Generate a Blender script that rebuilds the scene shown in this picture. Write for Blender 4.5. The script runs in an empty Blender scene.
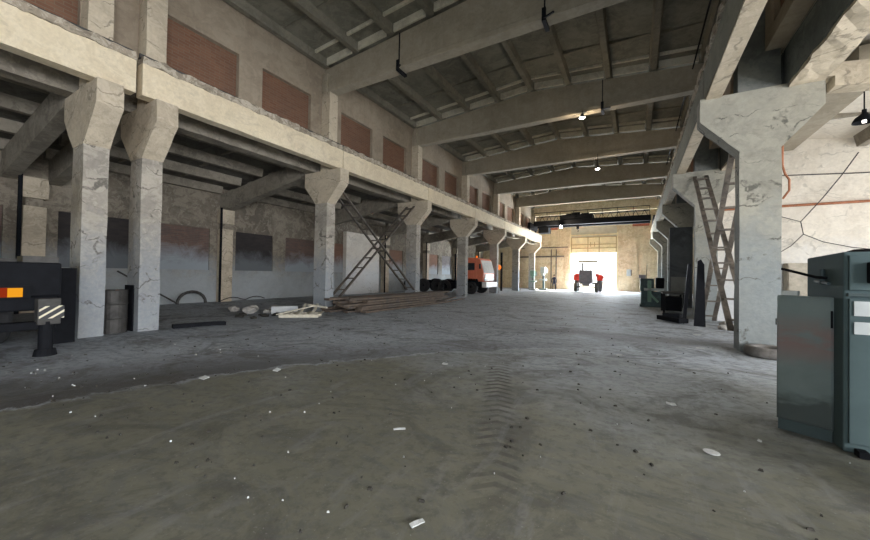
import bpy, bmesh, math, random
from mathutils import Vector, Matrix, noise
random.seed(11)
SC = bpy.context.scene
COL = SC.collection
R = math.radians

# ------------------------------------------------------------------ materials
def newmat(name):
    m = bpy.data.materials.new(name); m.use_nodes = True
    nt = m.node_tree; nt.nodes.clear()
    return m, nt
class NT:
    def __init__(s, nt): s.nt = nt
    def n(s, typ, **kw):
        nd = s.nt.nodes.new(typ)
        for k, v in kw.items():
            if k.startswith('i_'):
                key = k[2:]
                key = int(key) if key.isdigit() else key.replace('_', ' ')
                nd.inputs[key].default_value = v
            else: setattr(nd, k, v)
        return nd
    def l(s, a, b): s.nt.links.new(a, b)
    def math(s, op, a, b=None, clamp=False):
        nd = s.n('ShaderNodeMath', operation=op); nd.use_clamp = clamp
        for i, v in enumerate((a, b)):
            if v is None: continue
            if hasattr(v, 'is_output'): s.l(v, nd.inputs[i])
            else: nd.inputs[i].default_value = v
        return nd.outputs[0]
    def ramp(s, fac, stops):
        nd = s.n('ShaderNodeValToRGB'); cr = nd.color_ramp
        while len(cr.elements) < len(stops): cr.elements.new(.5)
        for e, (p, c) in zip(cr.elements, stops):
            e.position = p; e.color = (*c, 1) if len(c) == 3 else c
        s.l(fac, nd.inputs[0]); return nd.outputs[0]
    def mix(s, fac, a, b, mode='MIX'):
        nd = s.n('ShaderNodeMix', data_type='RGBA', blend_type=mode)
        for sock, v in ((0, fac), (6, a), (7, b)):
            if hasattr(v, 'is_output'): s.l(v, nd.inputs[sock])
            else: nd.inputs[sock].default_value = v if sock == 0 else ((*v, 1) if len(v) == 3 else v)
        return nd.outputs[2]
    def noise(s, vec, scale, detail=6, rough=.6, dist=0):
        nd = s.n('ShaderNodeTexNoise'); nd.inputs['Scale'].default_value = scale
        nd.inputs['Detail'].default_value = detail; nd.inputs['Roughness'].default_value = rough
        nd.inputs['Distortion'].default_value = dist
        s.l(vec, nd.inputs['Vector']); return nd.outputs['Fac']
    def scaled(s, vec, sc):
        nd = s.n('ShaderNodeMapping'); nd.inputs['Scale'].default_value = sc; s.l(vec, nd.inputs['Vector']); return nd.outputs[0]
    def finish(s, col, rough=.9, bump=None, bstr=.3, bdist=.02, metal=0, spec=.3):
        b = s.n('ShaderNodeBsdfPrincipled'); o = s.n('ShaderNodeOutputMaterial')
        if hasattr(col, 'is_output'): s.l(col, b.inputs['Base Color'])
        else: b.inputs['Base Color'].default_value = (*col, 1)
        if hasattr(rough, 'is_output'): s.l(rough, b.inputs['Roughness'])
        else: b.inputs['Roughness'].default_value = rough
        b.inputs['Metallic'].default_value = metal
        b.inputs['Specular IOR Level'].default_value = spec
        if bump is not None:
            bn = s.n('ShaderNodeBump'); bn.inputs['Strength'].default_value = bstr; bn.inputs['Distance'].default_value = bdist
            s.l(bump, bn.inputs['Height']); s.l(bn.outputs[0], b.inputs['Normal'])
        s.l(b.outputs[0], o.inputs[0])

def concrete(name, base, dark, light, scale=1., stain=.5, lighta=.35, streak=False, rough=.92, low=None, bstr=.5, crack=0):
    """worn concrete: blotches of darker and paler cement; low=(colour, height) mixes bluish low light into the colour"""
    m, nt = newmat(name); g = NT(nt)
    pos = g.n('ShaderNodeNewGeometry').outputs['Position']
    n1 = g.noise(pos, .55*scale, 8, .65, .4)
    n2 = g.noise(pos, 2.4*scale, 8, .7, .8)
    n3 = g.noise(pos, 14*scale, 5, .6)
    c = g.mix(g.ramp(n1, [(.40, (0,)*3), (.60, (1,)*3)]), base, dark)
    c = g.mix(g.math('MULTIPLY', g.ramp(n2, [(.49, (0,)*3), (.53, (1,)*3)]), lighta), c, light)
    if streak:
        n4 = g.noise(g.scaled(pos, (3.2, 3.2, .22)), 1.6*scale, 6, .6)
        c = g.mix(g.math('MULTIPLY', g.ramp(n4, [(.5, (0,)*3), (.68, (1,)*3)]), .55), c, dark)
    n5 = g.noise(g.scaled(pos, (1, 1, 2.2)), 1.1*scale, 9, .75, 1.5)
    c = g.mix(g.math('MULTIPLY', g.ramp(n5, [(.53, (0,)*3), (.60, (1,)*3)]), stain), c, tuple(x*.5 for x in dark))
    if low:  # cool light near the ground, put into the colour by height
        z = g.n('ShaderNodeSeparateXYZ'); g.l(pos, z.inputs[0])
        zz = g.math('ADD', z.outputs[2], g.math('MULTIPLY', g.math('SUBTRACT', n2, .5), 2.2))
        f = g.ramp(g.math('DIVIDE', zz, low[1]*2), [(.30, (1,)*3), (.62, (0,)*3)])
        f = g.math('MULTIPLY', f, g.ramp(n1, [(.25, (1,)*3), (.9, (.35,)*3)]))
        c = g.mix(f, c, low[0])
    c = g.mix(.3, c, g.ramp(n3, [(.2, tuple(x*.6 for x in base)), (.8, tuple(min(1, x*1.3) for x in base))]))
    if crack:
        vv = g.n('ShaderNodeVectorMath', operation='ADD'); sc_ = g.n('ShaderNodeTexNoise'); sc_.inputs['Scale'].default_value = 1.7; sc_.inputs['Detail'].default_value = 5
        g.l(pos, sc_.inputs['Vector']); g.l(pos, vv.inputs[0]); g.l(sc_.outputs['Color'], vv.inputs[1])
        vo = g.n('ShaderNodeTexVoronoi', feature='DISTANCE_TO_EDGE'); vo.inputs['Scale'].default_value = 1.0
        g.l(g.scaled(vv.outputs[0], (.5, .5, 1.5)), vo.inputs['Vector'])
        k = g.math('MULTIPLY', g.ramp(vo.outputs['Distance'], [(.006, (1,)*3), (.022, (0,)*3)]), g.ramp(n2, [(.46, (0,)*3), (.54, (1,)*3)]))
        c = g.mix(g.math('MULTIPLY', k, crack), c, tuple(x*.35 for x in dark))
    h = g.math('ADD', g.math('MULTIPLY', n2, .7), g.math('MULTIPLY', n3, .4))
    g.finish(c, rough, h, bstr, .04)
    return m

def plain(name, col, rough=.6, metal=0, var=.25, scale=6, grime=None, spec=.4, bstr=.15):
    m, nt = newmat(name); g = NT(nt)
    pos = g.n('ShaderNodeNewGeometry').outputs['Position']
    n1 = g.noise(pos, scale, 6, .65, .3)
    c = g.mix(g.ramp(n1, [(.3, (0,)*3), (.7, (1,)*3)]), tuple(x*(1-var) for x in col), tuple(min(1, x*(1+var)) for x in col))
    if grime:
        n2 = g.noise(pos, scale*.35, 8, .7, 1)
        c = g.mix(g.ramp(n2, [(.48, (0,)*3), (.62, (1,)*3)]), c, grime)
    g.finish(c, rough, n1, bstr, .01, metal, spec)
    return m

def brickmat(name, c1, c2, mortar, dirt=.5, dcol=(.08, .07, .07), low_light=None):
    m, nt = newmat(name); g = NT(nt)
    pos = g.n('ShaderNodeNewGeometry').outputs['Position']
    s = g.n('ShaderNodeSeparateXYZ'); g.l(pos, s.inputs[0])
    cb = g.n('ShaderNodeCombineXYZ'); g.l(s.outputs[1], cb.inputs[0]); g.l(s.outputs[2], cb.inputs[1])
    b = g.n('ShaderNodeTexBrick'); g.l(cb.outputs[0], b.inputs['Vector'])
    b.inputs['Scale'].default_value = 1; b.inputs['Brick Width'].default_value = .26; b.inputs['Row Height'].default_value = .077
    b.inputs['Mortar Size'].default_value = .008; b.inputs['Color1'].default_value = (*c1, 1); b.inputs['Color2'].default_value = (*c2, 1); b.inputs['Mortar'].default_value = (*mortar, 1)
    n = g.noise(pos, 1.2, 8, .7, .8)
    c = g.mix(g.math('MULTIPLY', g.ramp(n, [(.42, (0,)*3), (.66, (1,)*3)]), dirt), b.outputs['Color'], dcol)
    if low_light:  # the same bluish low light, put into the brick colour
        zz = g.math('ADD', s.outputs[2], g.math('MULTIPLY', g.math('SUBTRACT', n, .5), 1.6))
        c = g.mix(g.ramp(g.math('DIVIDE', zz, 5), [(.36, (1,)*3), (.50, (0,)*3)]), c, low_light)
    g.finish(c, .95, b.outputs['Fac'], -.4, .01)
    return m

def emit(name, col, st):
    m, nt = newmat(name); g = NT(nt)
    e = g.n('ShaderNodeEmission'); e.inputs[0].default_value = (*col, 1); e.inputs[1].default_value = st
    o = g.n('ShaderNodeOutputMaterial'); g.l(e.outputs[0], o.inputs[0]); return m

M = {}
M['col'] = concrete('column concrete', (.44, .40, .34), (.27, .25, .22), (.62, .57, .49), 1.2, .4, .35, low=((.25, .32, .40), 2.1), crack=.8)
M['colR'] = concrete('grey column concrete', (.36, .345, .29), (.27, .265, .23), (.50, .48, .41), 1.0, .35, .22, low=((.21, .27, .32), 2.5), crack=.85)
M['cap'] = concrete('capital concrete', (.58, .50, .38), (.40, .34, .26), (.72, .64, .51), 1.3, .3, .35, crack=.6)
M['colup'] = concrete('shaded upper column', (.17, .18, .17), (.11, .115, .11), (.24, .24, .22), 1, .4, .4)  # the dim light on the upper shafts put into a darker colour
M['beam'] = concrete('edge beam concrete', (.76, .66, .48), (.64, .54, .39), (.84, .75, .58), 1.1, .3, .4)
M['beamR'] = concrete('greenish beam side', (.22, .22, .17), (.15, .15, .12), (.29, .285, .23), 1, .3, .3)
M['topping'] = concrete('crumbling topping', (.42, .36, .28), (.20, .17, .13), (.66, .60, .50), 2.2, .7, .6)
M['roofbeam'] = concrete('roof beam concrete', (.38, .335, .26), (.28, .245, .185), (.46, .41, .33), .8, .2, .3, streak=True)
M['roof'] = concrete('sooty roof slab', (.25, .24, .195), (.14, .135, .11), (.36, .35, .29), .8, .4, .3)
M['rib'] = concrete('roof rib concrete', (.24, .225, .18), (.15, .14, .11), (.34, .32, .26), .8, .3, .3)
M['endrib'] = concrete('pale slab end rib', (.62, .58, .47), (.42, .39, .31), (.76, .72, .60), 1.5, .3, .4)
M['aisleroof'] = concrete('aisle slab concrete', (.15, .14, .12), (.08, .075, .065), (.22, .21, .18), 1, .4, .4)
M['aislerib'] = concrete('aisle rib concrete', (.29, .26, .21), (.16, .14, .115), (.38, .345, .285), 1.2, .3, .5)
M['upper'] = concrete('upper wall plaster', (.35, .29, .22), (.25, .205, .155), (.43, .37, .285), .7, .25, .4, streak=True)
M['aislewall'] = concrete('aisle wall plaster', (.25, .215, .17), (.12, .103, .083), (.38, .34, .27), 1.1, .5, .6, low=((.52, .60, .66), 1.9))
M['white'] = concrete('whitewashed wall', (.78, .72, .63), (.60, .54, .46), (.84, .80, .72), .9, .12, .3, crack=.35, low=((.66, .72, .80), 2.3))
M['farwall'] = concrete('far wall plaster', (.72, .60, .40), (.50, .39, .24), (.84, .74, .54), 1.2, .35, .6, streak=True)
M['brick'] = brickmat('red brick infill', (.22, .115, .072), (.175, .088, .056), (.20, .14, .10), .35, (.13, .09, .07))
M['brickdirty'] = brickmat('sooty brick infill', (.20, .125, .10), (.15, .10, .085), (.18, .15, .13), .6, (.10, .085, .08), (.34, .38, .42))
M['brickblack'] = brickmat('blackened brick infill', (.06, .05, .048), (.045, .04, .04), (.05, .045, .045), .6, (.03, .03, .03), (.16, .175, .19))
M['brickgrey'] = brickmat('grey washed brick infill', (.26, .23, .22), (.20, .18, .18), (.22, .21, .20), .4, (.14, .14, .15), (.40, .45, .50))
M['brickred'] = brickmat('aisle red brick infill', (.30, .16, .11), (.24, .13, .09), (.26, .20, .16), .3, (.13, .10, .09), (.42, .45, .48))
M['dark'] = plain('blackened steel', (.008, .009, .012), .75, .0, .3, spec=.15)
M['steel'] = plain('grubby dark steel', (.07, .068, .065), .6, .4, .4, 5)
M['brace'] = plain('brown painted angle steel', (.125, .108, .092), .7, .2, .4, 5, (.20, .17, .14))
M['rust'] = plain('rusty pipe', (.36, .15, .08), .8, .1, .3, 8)
M['rubber'] = plain('tyre rubber', (.03, .03, .032), .85, 0, .3, 12)
M['rubberdustglare'] = plain('dusty or glare-lit tyre rubber', (.17, .16, .15), .9, 0, .35, 9)  # dust; on the tractor wheels also the gate's glare put in the colour
M['orange'] = plain('orange cab paint', (.72, .20, .12), .45, 0, .12, 3, (.66, .20, .11))
M['glassdark'] = plain('dark cab glass', (.03, .035, .045), .15, 0, .1)
M['windscreen'] = plain('pale reflecting windscreen', (.62, .66, .72), .15, 0, .15, spec=.8)
M['chrome'] = plain('pale bumper paint', (.72, .70, .68), .4, 0, .15)
M['cabinet'] = plain('grey green cabinet enamel', (.10, .14, .145), .85, .0, .10, 2.2, spec=.06)
M['cabinetlow'] = plain('cabinet kick enamel', (.07, .10, .105), .5, .1, .15, 2)
M['label'] = plain('pale paper label', (.62, .66, .66), .8, 0, .1)
M['wood'] = plain('grey weathered timber', (.15, .115, .088), .9, 0, .35, 5, (.11, .095, .085))
M['woodpale'] = plain('pale raw pallet timber', (.60, .56, .46), .85, 0, .2, 7)
M['yellow'] = plain('yellow machine paint', (.80, .62, .04), .5, 0, .15)
M['machine'] = plain('teal machine enamel', (.07, .12, .125), .5, .1, .3, 3, (.04, .06, .065))
M['machinepale'] = plain('pale machine enamel', (.50, .55, .55), .5, 0, .25, 4)
M['machinegreen'] = plain('green machine enamel', (.22, .36, .28), .5, 0, .25, 4)
M['tractor'] = plain('tractor grille paint', (.34, .32, .36), .5, .1, .2, 4)  # lightened: the gate's glare put into the colour
M['tractorred'] = plain('tractor red paint', (.75, .07, .05), .45, 0, .15, 4)
M['cloth'] = plain('navy work cloth', (.045, .05, .09), .9, 0, .2, 10)
M['skin'] = plain('skin', (.48, .28, .2), .6, 0, .05)
M['hair'] = plain('dark hair', (.04, .03, .025), .8, 0, .2)
M['rubble'] = concrete('broken plaster', (.48, .46, .43), (.28, .27, .25), (.64, .62, .58), 4, .3, .5)
M['block'] = concrete('pale block', (.60, .63, .64), (.44, .46, .47), (.70, .72, .72), 3, .2, .4)
M['litter'] = plain('white litter', (.52, .54, .54), .8, 0, .2, 30)
M['stone'] = plain('dark grit', (.045, .042, .036), .95, 0, .4, 20)
M['cable'] = plain('black cable', (.05, .045, .045), .8, 0, .2)
M['redsign'] = plain('faded red board', (.40, .12, .07), .8, 0, .2)
M['gatepaint'] = plain('cream gate sheet', (.74, .65, .40), .7, 0, .15, 2)
M['gateupper'] = plain('grey cream gate sheet', (.52, .50, .40), .7, 0, .12, 2)
M['gatebar'] = plain('ochre gate rail', (.36, .27, .13), .7, 0, .2, 3)
M['lampon'] = emit('lit lamp glass', (1, .97, .9), 30)
M['floodon'] = emit('lit floodlight glass', (1, .98, .94), 60)
M['bulb'] = emit('lit bulb', (1, .94, .85), 3)
M['taillight'] = emit('orange marker lamp', (1, .40, .02), .9)
M['taillightred'] = emit('red marker lamp', (.8, .08, .02), .35)
M['orangelamp'] = emit('orange signal', (1, .22, .03), 1.2)

def cabinet_material():
    m, nt = newmat('smeared grey green enamel'); g = NT(nt)
    pos = g.n('ShaderNodeNewGeometry').outputs['Position']; s = g.n('ShaderNodeSeparateXYZ'); g.l(pos, s.inputs[0]); z = s.outputs[2]
    n1 = g.noise(pos, 3.2, 6, .6, .5); n2 = g.noise(g.scaled(pos, (2, 2, 5)), 1.6, 5, .55, .3)
    c = g.mix(g.ramp(n1, [(.3, (0,)*3), (.7, (1,)*3)]), (.17, .215, .215), (.21, .26, .26))
    zb = g.math('ABSOLUTE', g.math('SUBTRACT', z, .86))
    red = g.math('MULTIPLY', g.ramp(zb, [(.0, (1,)*3), (.26, (0,)*3)]), g.ramp(n2, [(.34, (0,)*3), (.52, (1,)*3)]))
    c = g.mix(g.math('MULTIPLY', red, .65), c, (.30, .13, .12))
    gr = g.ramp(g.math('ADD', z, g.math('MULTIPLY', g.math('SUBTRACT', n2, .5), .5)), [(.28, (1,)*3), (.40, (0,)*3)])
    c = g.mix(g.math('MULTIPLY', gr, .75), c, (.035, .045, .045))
    g.finish(c, g.ramp(n1, [(.3, (.32,)*3), (.7, (.45,)*3)]), n1, .05, .01, 0, .5); return m
M['cabA'] = cabinet_material()
def floor_material():
    m, nt = newmat('dirt covered concrete floor'); g = NT(nt)
    pos = g.n('ShaderNodeNewGeometry').outputs['Position']
    s = g.n('ShaderNodeSeparateXYZ'); g.l(pos, s.inputs[0]); X, Y = s.outputs[0], s.outputs[1]
    nb = g.noise(pos, .35, 8, .65, .5); nm = g.noise(pos, 1.5, 9, .72, .9); nf = g.noise(pos, 9, 8, .7); ng = g.noise(pos, 45, 3, .6)
    grey = g.mix(g.ramp(nb, [(.35, (0,)*3), (.65, (1,)*3)]), (.54, .60, .67), (.41, .455, .52))
    grey = g.mix(g.math('MULTIPLY', g.ramp(nm, [(.45, (0,)*3), (.62, (1,)*3)]), .55), grey, (.54, .59, .66))
    # the hollow patch of olive dust in the foreground, its edge a curve across the floor
    edge = g.math('SUBTRACT', g.math('ADD', X, 5.5), g.math('MULTIPLY', g.math('MULTIPLY', Y, Y), .078))
    edge = g.math('ADD', edge, g.math('MULTIPLY', g.math('SUBTRACT', nm, .5), 1.1))
    fol = g.ramp(g.math('ADD', g.math('MULTIPLY', edge, .5), .5), [(.46, (0,)*3), (.56, (1,)*3)])
    fold = g.math('MULTIPLY', fol, g.ramp(g.math('ADD', g.math('DIVIDE', Y, 8), g.math('MULTIPLY', g.math('SUBTRACT', nb, .5), 1.2)), [(.42, (1,)*3), (.95, (0.1,)*3)]))
    olive = g.mix(g.ramp(nm, [(.35, (0,)*3), (.65, (1,)*3)]), (.155, .155, .118), (.215, .212, .165))
    c = g.mix(fold, grey, olive)
    # darker damp soil left of that edge
    dk = g.ramp(g.math('ADD', g.math('MULTIPLY', edge, .25), .5), [(.0, (.25,)*3), (.40, (1,)*3), (.485, (1,)*3), (.50, (0,)*3)])
    dk = g.math('MULTIPLY', dk, g.ramp(g.math('DIVIDE', Y, 9), [(.25, (.92,)*3), (.9, (.3,)*3)]))
    c = g.mix(dk, c, (.046, .039, .034))
    # oil stains
    no = g.noise(g.scaled(pos, (1, 1.3, 1)), .75, 9, .75, 1.2)
    c = g.mix(g.math('MULTIPLY', g.ramp(no, [(.50, (0,)*3), (.60, (1,)*3)]), .62), c, (.085, .083, .07))
    # shadow band across the floor by the big column, painted into the colour
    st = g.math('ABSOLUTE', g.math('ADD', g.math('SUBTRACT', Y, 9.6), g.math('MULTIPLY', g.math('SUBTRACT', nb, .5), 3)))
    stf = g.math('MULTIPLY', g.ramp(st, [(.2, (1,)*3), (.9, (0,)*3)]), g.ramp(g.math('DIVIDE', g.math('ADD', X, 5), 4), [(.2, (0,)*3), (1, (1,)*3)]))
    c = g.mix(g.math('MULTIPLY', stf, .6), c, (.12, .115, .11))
    nq = g.noise(g.scaled(pos, (.8, 1.6, 1)), 2.2, 8, .75, 2.0)
    c = g.mix(g.math('MULTIPLY', g.ramp(nq, [(.47, (0,)*3), (.58, (1,)*3)]), .34), c, (.125, .135, .145))
    # tyre tread prints
    u = g.math('ADD', g.math('MULTIPLY', X, .945), g.math('MULTIPLY', Y, .327))      # across the track
    v = g.math('SUBTRACT', g.math('MULTIPLY', Y, .945), g.math('MULTIPLY', X, .327)) # along the track
    du = g.math('ABSOLUTE', g.math('ADD', g.math('SUBTRACT', u, -.02), g.math('MULTIPLY', g.math('SUBTRACT', nm, .5), .12)))
    band = g.ramp(du, [(.13, (1,)*3), (.2, (0,)*3)])
    tw = g.math('SINE', g.math('MULTIPLY', g.math('ADD', v, g.math('MULTIPLY', du, .5)), 42))
    tread = g.math('MULTIPLY', g.ramp(tw, [(.1, (0,)*3), (.6, (1,)*3)]), band)
    tread = g.math('MULTIPLY', tread, g.ramp(g.math('DIVIDE', v, 10), [(.2, (0,)*3), (.27, (1,)*3), (.52, (1,)*3), (.62, (0,)*3)]))
    tread = g.math('MULTIPLY', tread, g.ramp(nm, [(.38, (.25,)*3), (.52, (1,)*3)]))
    c = g.mix(tread, c, (.085, .08, .07))
    # dusty drag marks and pale scuffs
    ns = g.noise(g.scaled(pos, (2.6, .5, 1)), 1.6, 8, .65, .6)
    c = g.mix(g.math('MULTIPLY', g.ramp(ns, [(.54, (0,)*3), (.66, (1,)*3)]), .20), c, (.34, .36, .39))
    c = g.mix(g.math('MULTIPLY', g.ramp(nf, [(.38, (1,)*3), (.5, (0,)*3)]), .45), c, (.085, .083, .075))
    c = g.mix(g.math('MULTIPLY', g.ramp(ng, [(.66, (0,)*3), (.72, (1,)*3)]), .35), c, (.42, .42, .40))
    h = g.math('ADD', g.math('ADD', g.math('MULTIPLY', nm, 1.4), g.math('MULTIPLY', nf, .5)), g.math('MULTIPLY', ng, .12))
    h = g.math('SUBTRACT', h, g.math('MULTIPLY', tread, .3))
    g.finish(c, g.ramp(nm, [(.3, (.68,)*3), (.7, (.9,)*3)]), h, .22, .04, 0, .45)
    return m
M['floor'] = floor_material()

# ------------------------------------------------------------------ mesh helpers (all world coordinates)
ORIG = {}
class MB:
    def __init__(s): s.bm = bmesh.new()
    def poly_prism(s, pts, axis, a, b):
        """pts 2D polygon in the two other axes (order XZ for y, YZ for x, XY for z)"""
        def P(p, t):
            return {'y': (p[0], t, p[1]), 'x': (t, p[0], p[1]), 'z': (p[0], p[1], t)}[axis]
        A = [s.bm.verts.new(P(p, a)) for p in pts]; B = [s.bm.verts.new(P(p, b)) for p in pts]
        n = len(pts)
        s.bm.faces.new(A); s.bm.faces.new(B[::-1])
        for i in range(n): s.bm.faces.new((A[i], B[i], B[(i+1) % n], A[(i+1) % n]))
        return s
    def box(s, x0, x1, y0, y1, z0, z1, M4=None):
        vs = [s.bm.verts.new(Vector(p) if M4 is None else M4 @ Vector(p)) for p in
              ((x0,y0,z0),(x1,y0,z0),(x1,y1,z0),(x0,y1,z0),(x0,y0,z1),(x1,y0,z1),(x1,y1,z1),(x0,y1,z1))]
        for f in ((0,3,2,1),(4,5,6,7),(0,1,5,4),(1,2,6,5),(2,3,7,6),(3,0,4,7)): s.bm.faces.new([vs[i] for i in f])
        return s
    def bar(s, p0, p1, w, h=None, up=(0,0,1)):
        """rectangular bar between two points: w across, h along up"""
        h = h or w; p0, p1 = Vector(p0), Vector(p1); d = (p1-p0); L = d.length; d.normalize(); up = Vector(up)
        if abs(d.dot(up)) > .98: up = Vector((1,0,0))
        sx = d.cross(up).normalized(); uz = sx.cross(d).normalized()
        M4 = Matrix(((sx.x,d.x,uz.x,p0.x),(sx.y,d.y,uz.y,p0.y),(sx.z,d.z,uz.z,p0.z),(0,0,0,1)))
        return s.box(-w/2, w/2, 0, L, -h/2, h/2, M4)
    def tube(s, pts, r, n=8, cap=True):
        pts = [Vector(p) for p in pts]; rs = r if isinstance(r, (list, tuple)) else [r]*len(pts)
        rings = []; prev = None
        for i, p in enumerate(pts):
            d = (pts[min(i+1, len(pts)-1)] - pts[max(i-1, 0)]).normalized()
            if prev is None: a = d.orthogonal().normalized()
            else: a = (prev - d*prev.dot(d)).normalized()
            prev = a; b = d.cross(a)
            rings.append([s.bm.verts.new(p + rs[i]*(a*math.cos(t*2*math.pi/n) + b*math.sin(t*2*math.pi/n))) for t in range(n)])
        for A, B in zip(rings, rings[1:]):
            for i in range(n): s.bm.faces.new((A[i], A[(i+1) % n], B[(i+1) % n], B[i]))
        if cap: s.bm.faces.new(rings[0][::-1]); s.bm.faces.new(rings[-1])
        return s
    def lathe(s, c, axis, prof, n=24):
        """prof: list of (radius, t along axis); closed rings"""
        c = Vector(c); ax = Vector(axis).normalized(); a = ax.orthogonal().normalized(); b = ax.cross(a); rings = []
        for r, t in prof:
            rings.append([s.bm.verts.new(c + ax*t + max(r, .0005)*(a*math.cos(k*2*math.pi/n) + b*math.sin(k*2*math.pi/n))) for k in range(n)])
        for A, B in zip(rings, rings[1:]):
            for i in range(n): s.bm.faces.new((A[i], A[(i+1) % n], B[(i+1) % n], B[i]))
        return s, rings
    def blob(s, c, r, seed=0, sub=2, sq=(1,1,1)):
        v0 = set(s.bm.verts)
        bmesh.ops.create_icosphere(s.bm, subdivisions=sub, radius=1)
        c = Vector(c)
        for v in s.bm.verts:
            if v in v0: continue
            k = 1 + .55*noise.noise(v.co*1.4 + Vector((seed*3.1, seed, 0)))
            v.co = Vector((v.co.x*r*sq[0]*k, v.co.y*r*sq[1]*k, v.co.z*r*sq[2]*k)) + c
        return s
    def rough(s, step=.3, amp=.012, freq=3, edge=None):
        """subdivide long edges and jitter: worn arrises"""
        for _ in range(9):
            es = [e for e in s.bm.edges if e.calc_length() > step*1.5]
            if not es: break
            bmesh.ops.subdivide_edges(s.bm, edges=es, cuts=1, use_grid_fill=True)
        for v in s.bm.verts:
            v.co += noise.noise_vector(v.co*freq)*amp + noise.noise_vector(v.co*freq*3.3)*amp*.5
        return s
    def build(s, name, mat, parent=None, bevel=0, smooth=False, tri=False):
        me = bpy.data.meshes.new(name)
        bmesh.ops.recalc_face_normals(s.bm, faces=s.bm.faces)
        o = bpy.data.objects.new(name, me); COL.objects.link(o)
        if parent is not None:
            org = ORIG[parent.name]; o.parent = parent; off = org; ORIG[o.name] = org
        else:
            vs = [v.co for v in s.bm.verts]
            lo = [min(v[i] for v in vs) for i in range(3)]; hi = [max(v[i] for v in vs) for i in range(3)]
            off = Vector(((lo[0]+hi[0])/2, (lo[1]+hi[1])/2, lo[2])); o.location = off; ORIG[o.name] = off
        for v in s.bm.verts: v.co -= off
        if parent is not None and parent.type == 'MESH': pass
        s.bm.to_mesh(me); s.bm.free()
        me.materials.append(M[mat] if isinstance(mat, str) else mat)
        if smooth: me.shade_smooth()
        if bevel:
            b = o.modifiers.new('b', 'BEVEL'); b.width = bevel; b.segments = 2; b.limit_method = 'ANGLE'
        return o
def thing(name, loc, label, cat, group=None):
    o = bpy.data.objects.new(name, None); COL.objects.link(o); o.location = loc; o.empty_display_size = .2
    ORIG[o.name] = Vector(loc); return tag(o, label, cat, group)
def tag(o, label, cat, group=None, kind=None):
    o['label'] = label; o['category'] = cat
    if group: o['group'] = group
    if kind: o['kind'] = kind
    return o
def struct(o, label=None, cat=None):
    o['kind'] = 'structure'
    if label: o['label'] = label
    if cat: o['category'] = cat
    return o

CX = -4.0
def sx(x, side): return x if side < 0 else 2*CX - x     # mirror a left-hand X to the right side
def mm(a, b): return (min(a, b), max(a, b))
GR = [3.25, 9.25, 15.25, 21.25, 27.25, 33.25, 39.25]
YB, YF = -12.0, 41.45

# ------------------------------------------------------------------ floor
fm = MB()
nx, ny = 70, 130
vg = [[fm.bm.verts.new((-18 + 28*i/nx, -13 + 55*j/ny, 0)) for i in range(nx+1)] for j in range(ny+1)]
for j in range(ny):
    for i in range(nx): fm.bm.faces.new((vg[j][i], vg[j][i+1], vg[j+1][i+1], vg[j+1][i]))
for v in fm.bm.verts:
    v.co.z = -.006 + .010*noise.noise(v.co*.6) + .006*noise.noise(v.co*2)
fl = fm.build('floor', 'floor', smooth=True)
struct(fl, 'dirty grey concrete floor with olive dust and tyre prints', 'floor')

# outside ground and yard beyond the gate
ym = MB(); ym.box(-60, 40, 42.0, 110, -.3, -.02)
M['yard'] = plain('sunlit pale yard', (.72, .70, .66), .95, 0, .1, .8)
struct(ym.build('outside_ground', 'yard'), 'pale sunlit yard outside the gate', 'ground')

# ------------------------------------------------------------------ walls
def wall_x(name, x0, x1, y0, y1, z0, z1, holes, mat, label):
    """wall in the YZ plane with rectangular openings (ya,yb,za,zb), all sharing z range"""
    b = MB(); ys = sorted(holes); cur = y0
    for (ya, yb, za, zb) in ys:
        if ya > cur: b.box(x0, x1, cur, ya, z0, z1)
        if za > z0: b.box(x0, x1, ya, yb, z0, za)
        if zb < z1: b.box(x0, x1, ya, yb, zb, z1)
        cur = yb
    b.box(x0, x1, cur, y1, z0, z1)
    return struct(b.build(name, mat), label, 'wall')
# clerestory walls over the aisles
up_l = []; ai_l = []
for g_ in [-8.75, -2.75] + GR[:-1]:
    up_l += [(g_+.78, g_+2.68, 6.15, 7.78), (g_+3.42, g_+5.3, 6.15, 7.78)]
    ai_l += [(g_+.60, g_+2.62, 1.45, 3.33), (g_+3.38, g_+5.42, 1.45, 3.33)]
wall_x('wall_upper_left', -10.45, -10.15, YB, YF, 5.88, 9.3, up_l, 'upper', 'plastered upper wall of the left side above the long beam')
wall_x('wall_upper_right', 2.15, 2.45, YB, YF, 5.88, 9.3, [(a, b, c, d) for a, b, c, d in up_l], 'upper', 'upper wall of the right side above the long beam')
wall_x('wall_aisle_left', -17.1, -16.8, YB, YF, 0, 5.4, ai_l, 'aislewall', 'stained plaster wall at the back of the left aisle')
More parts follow.
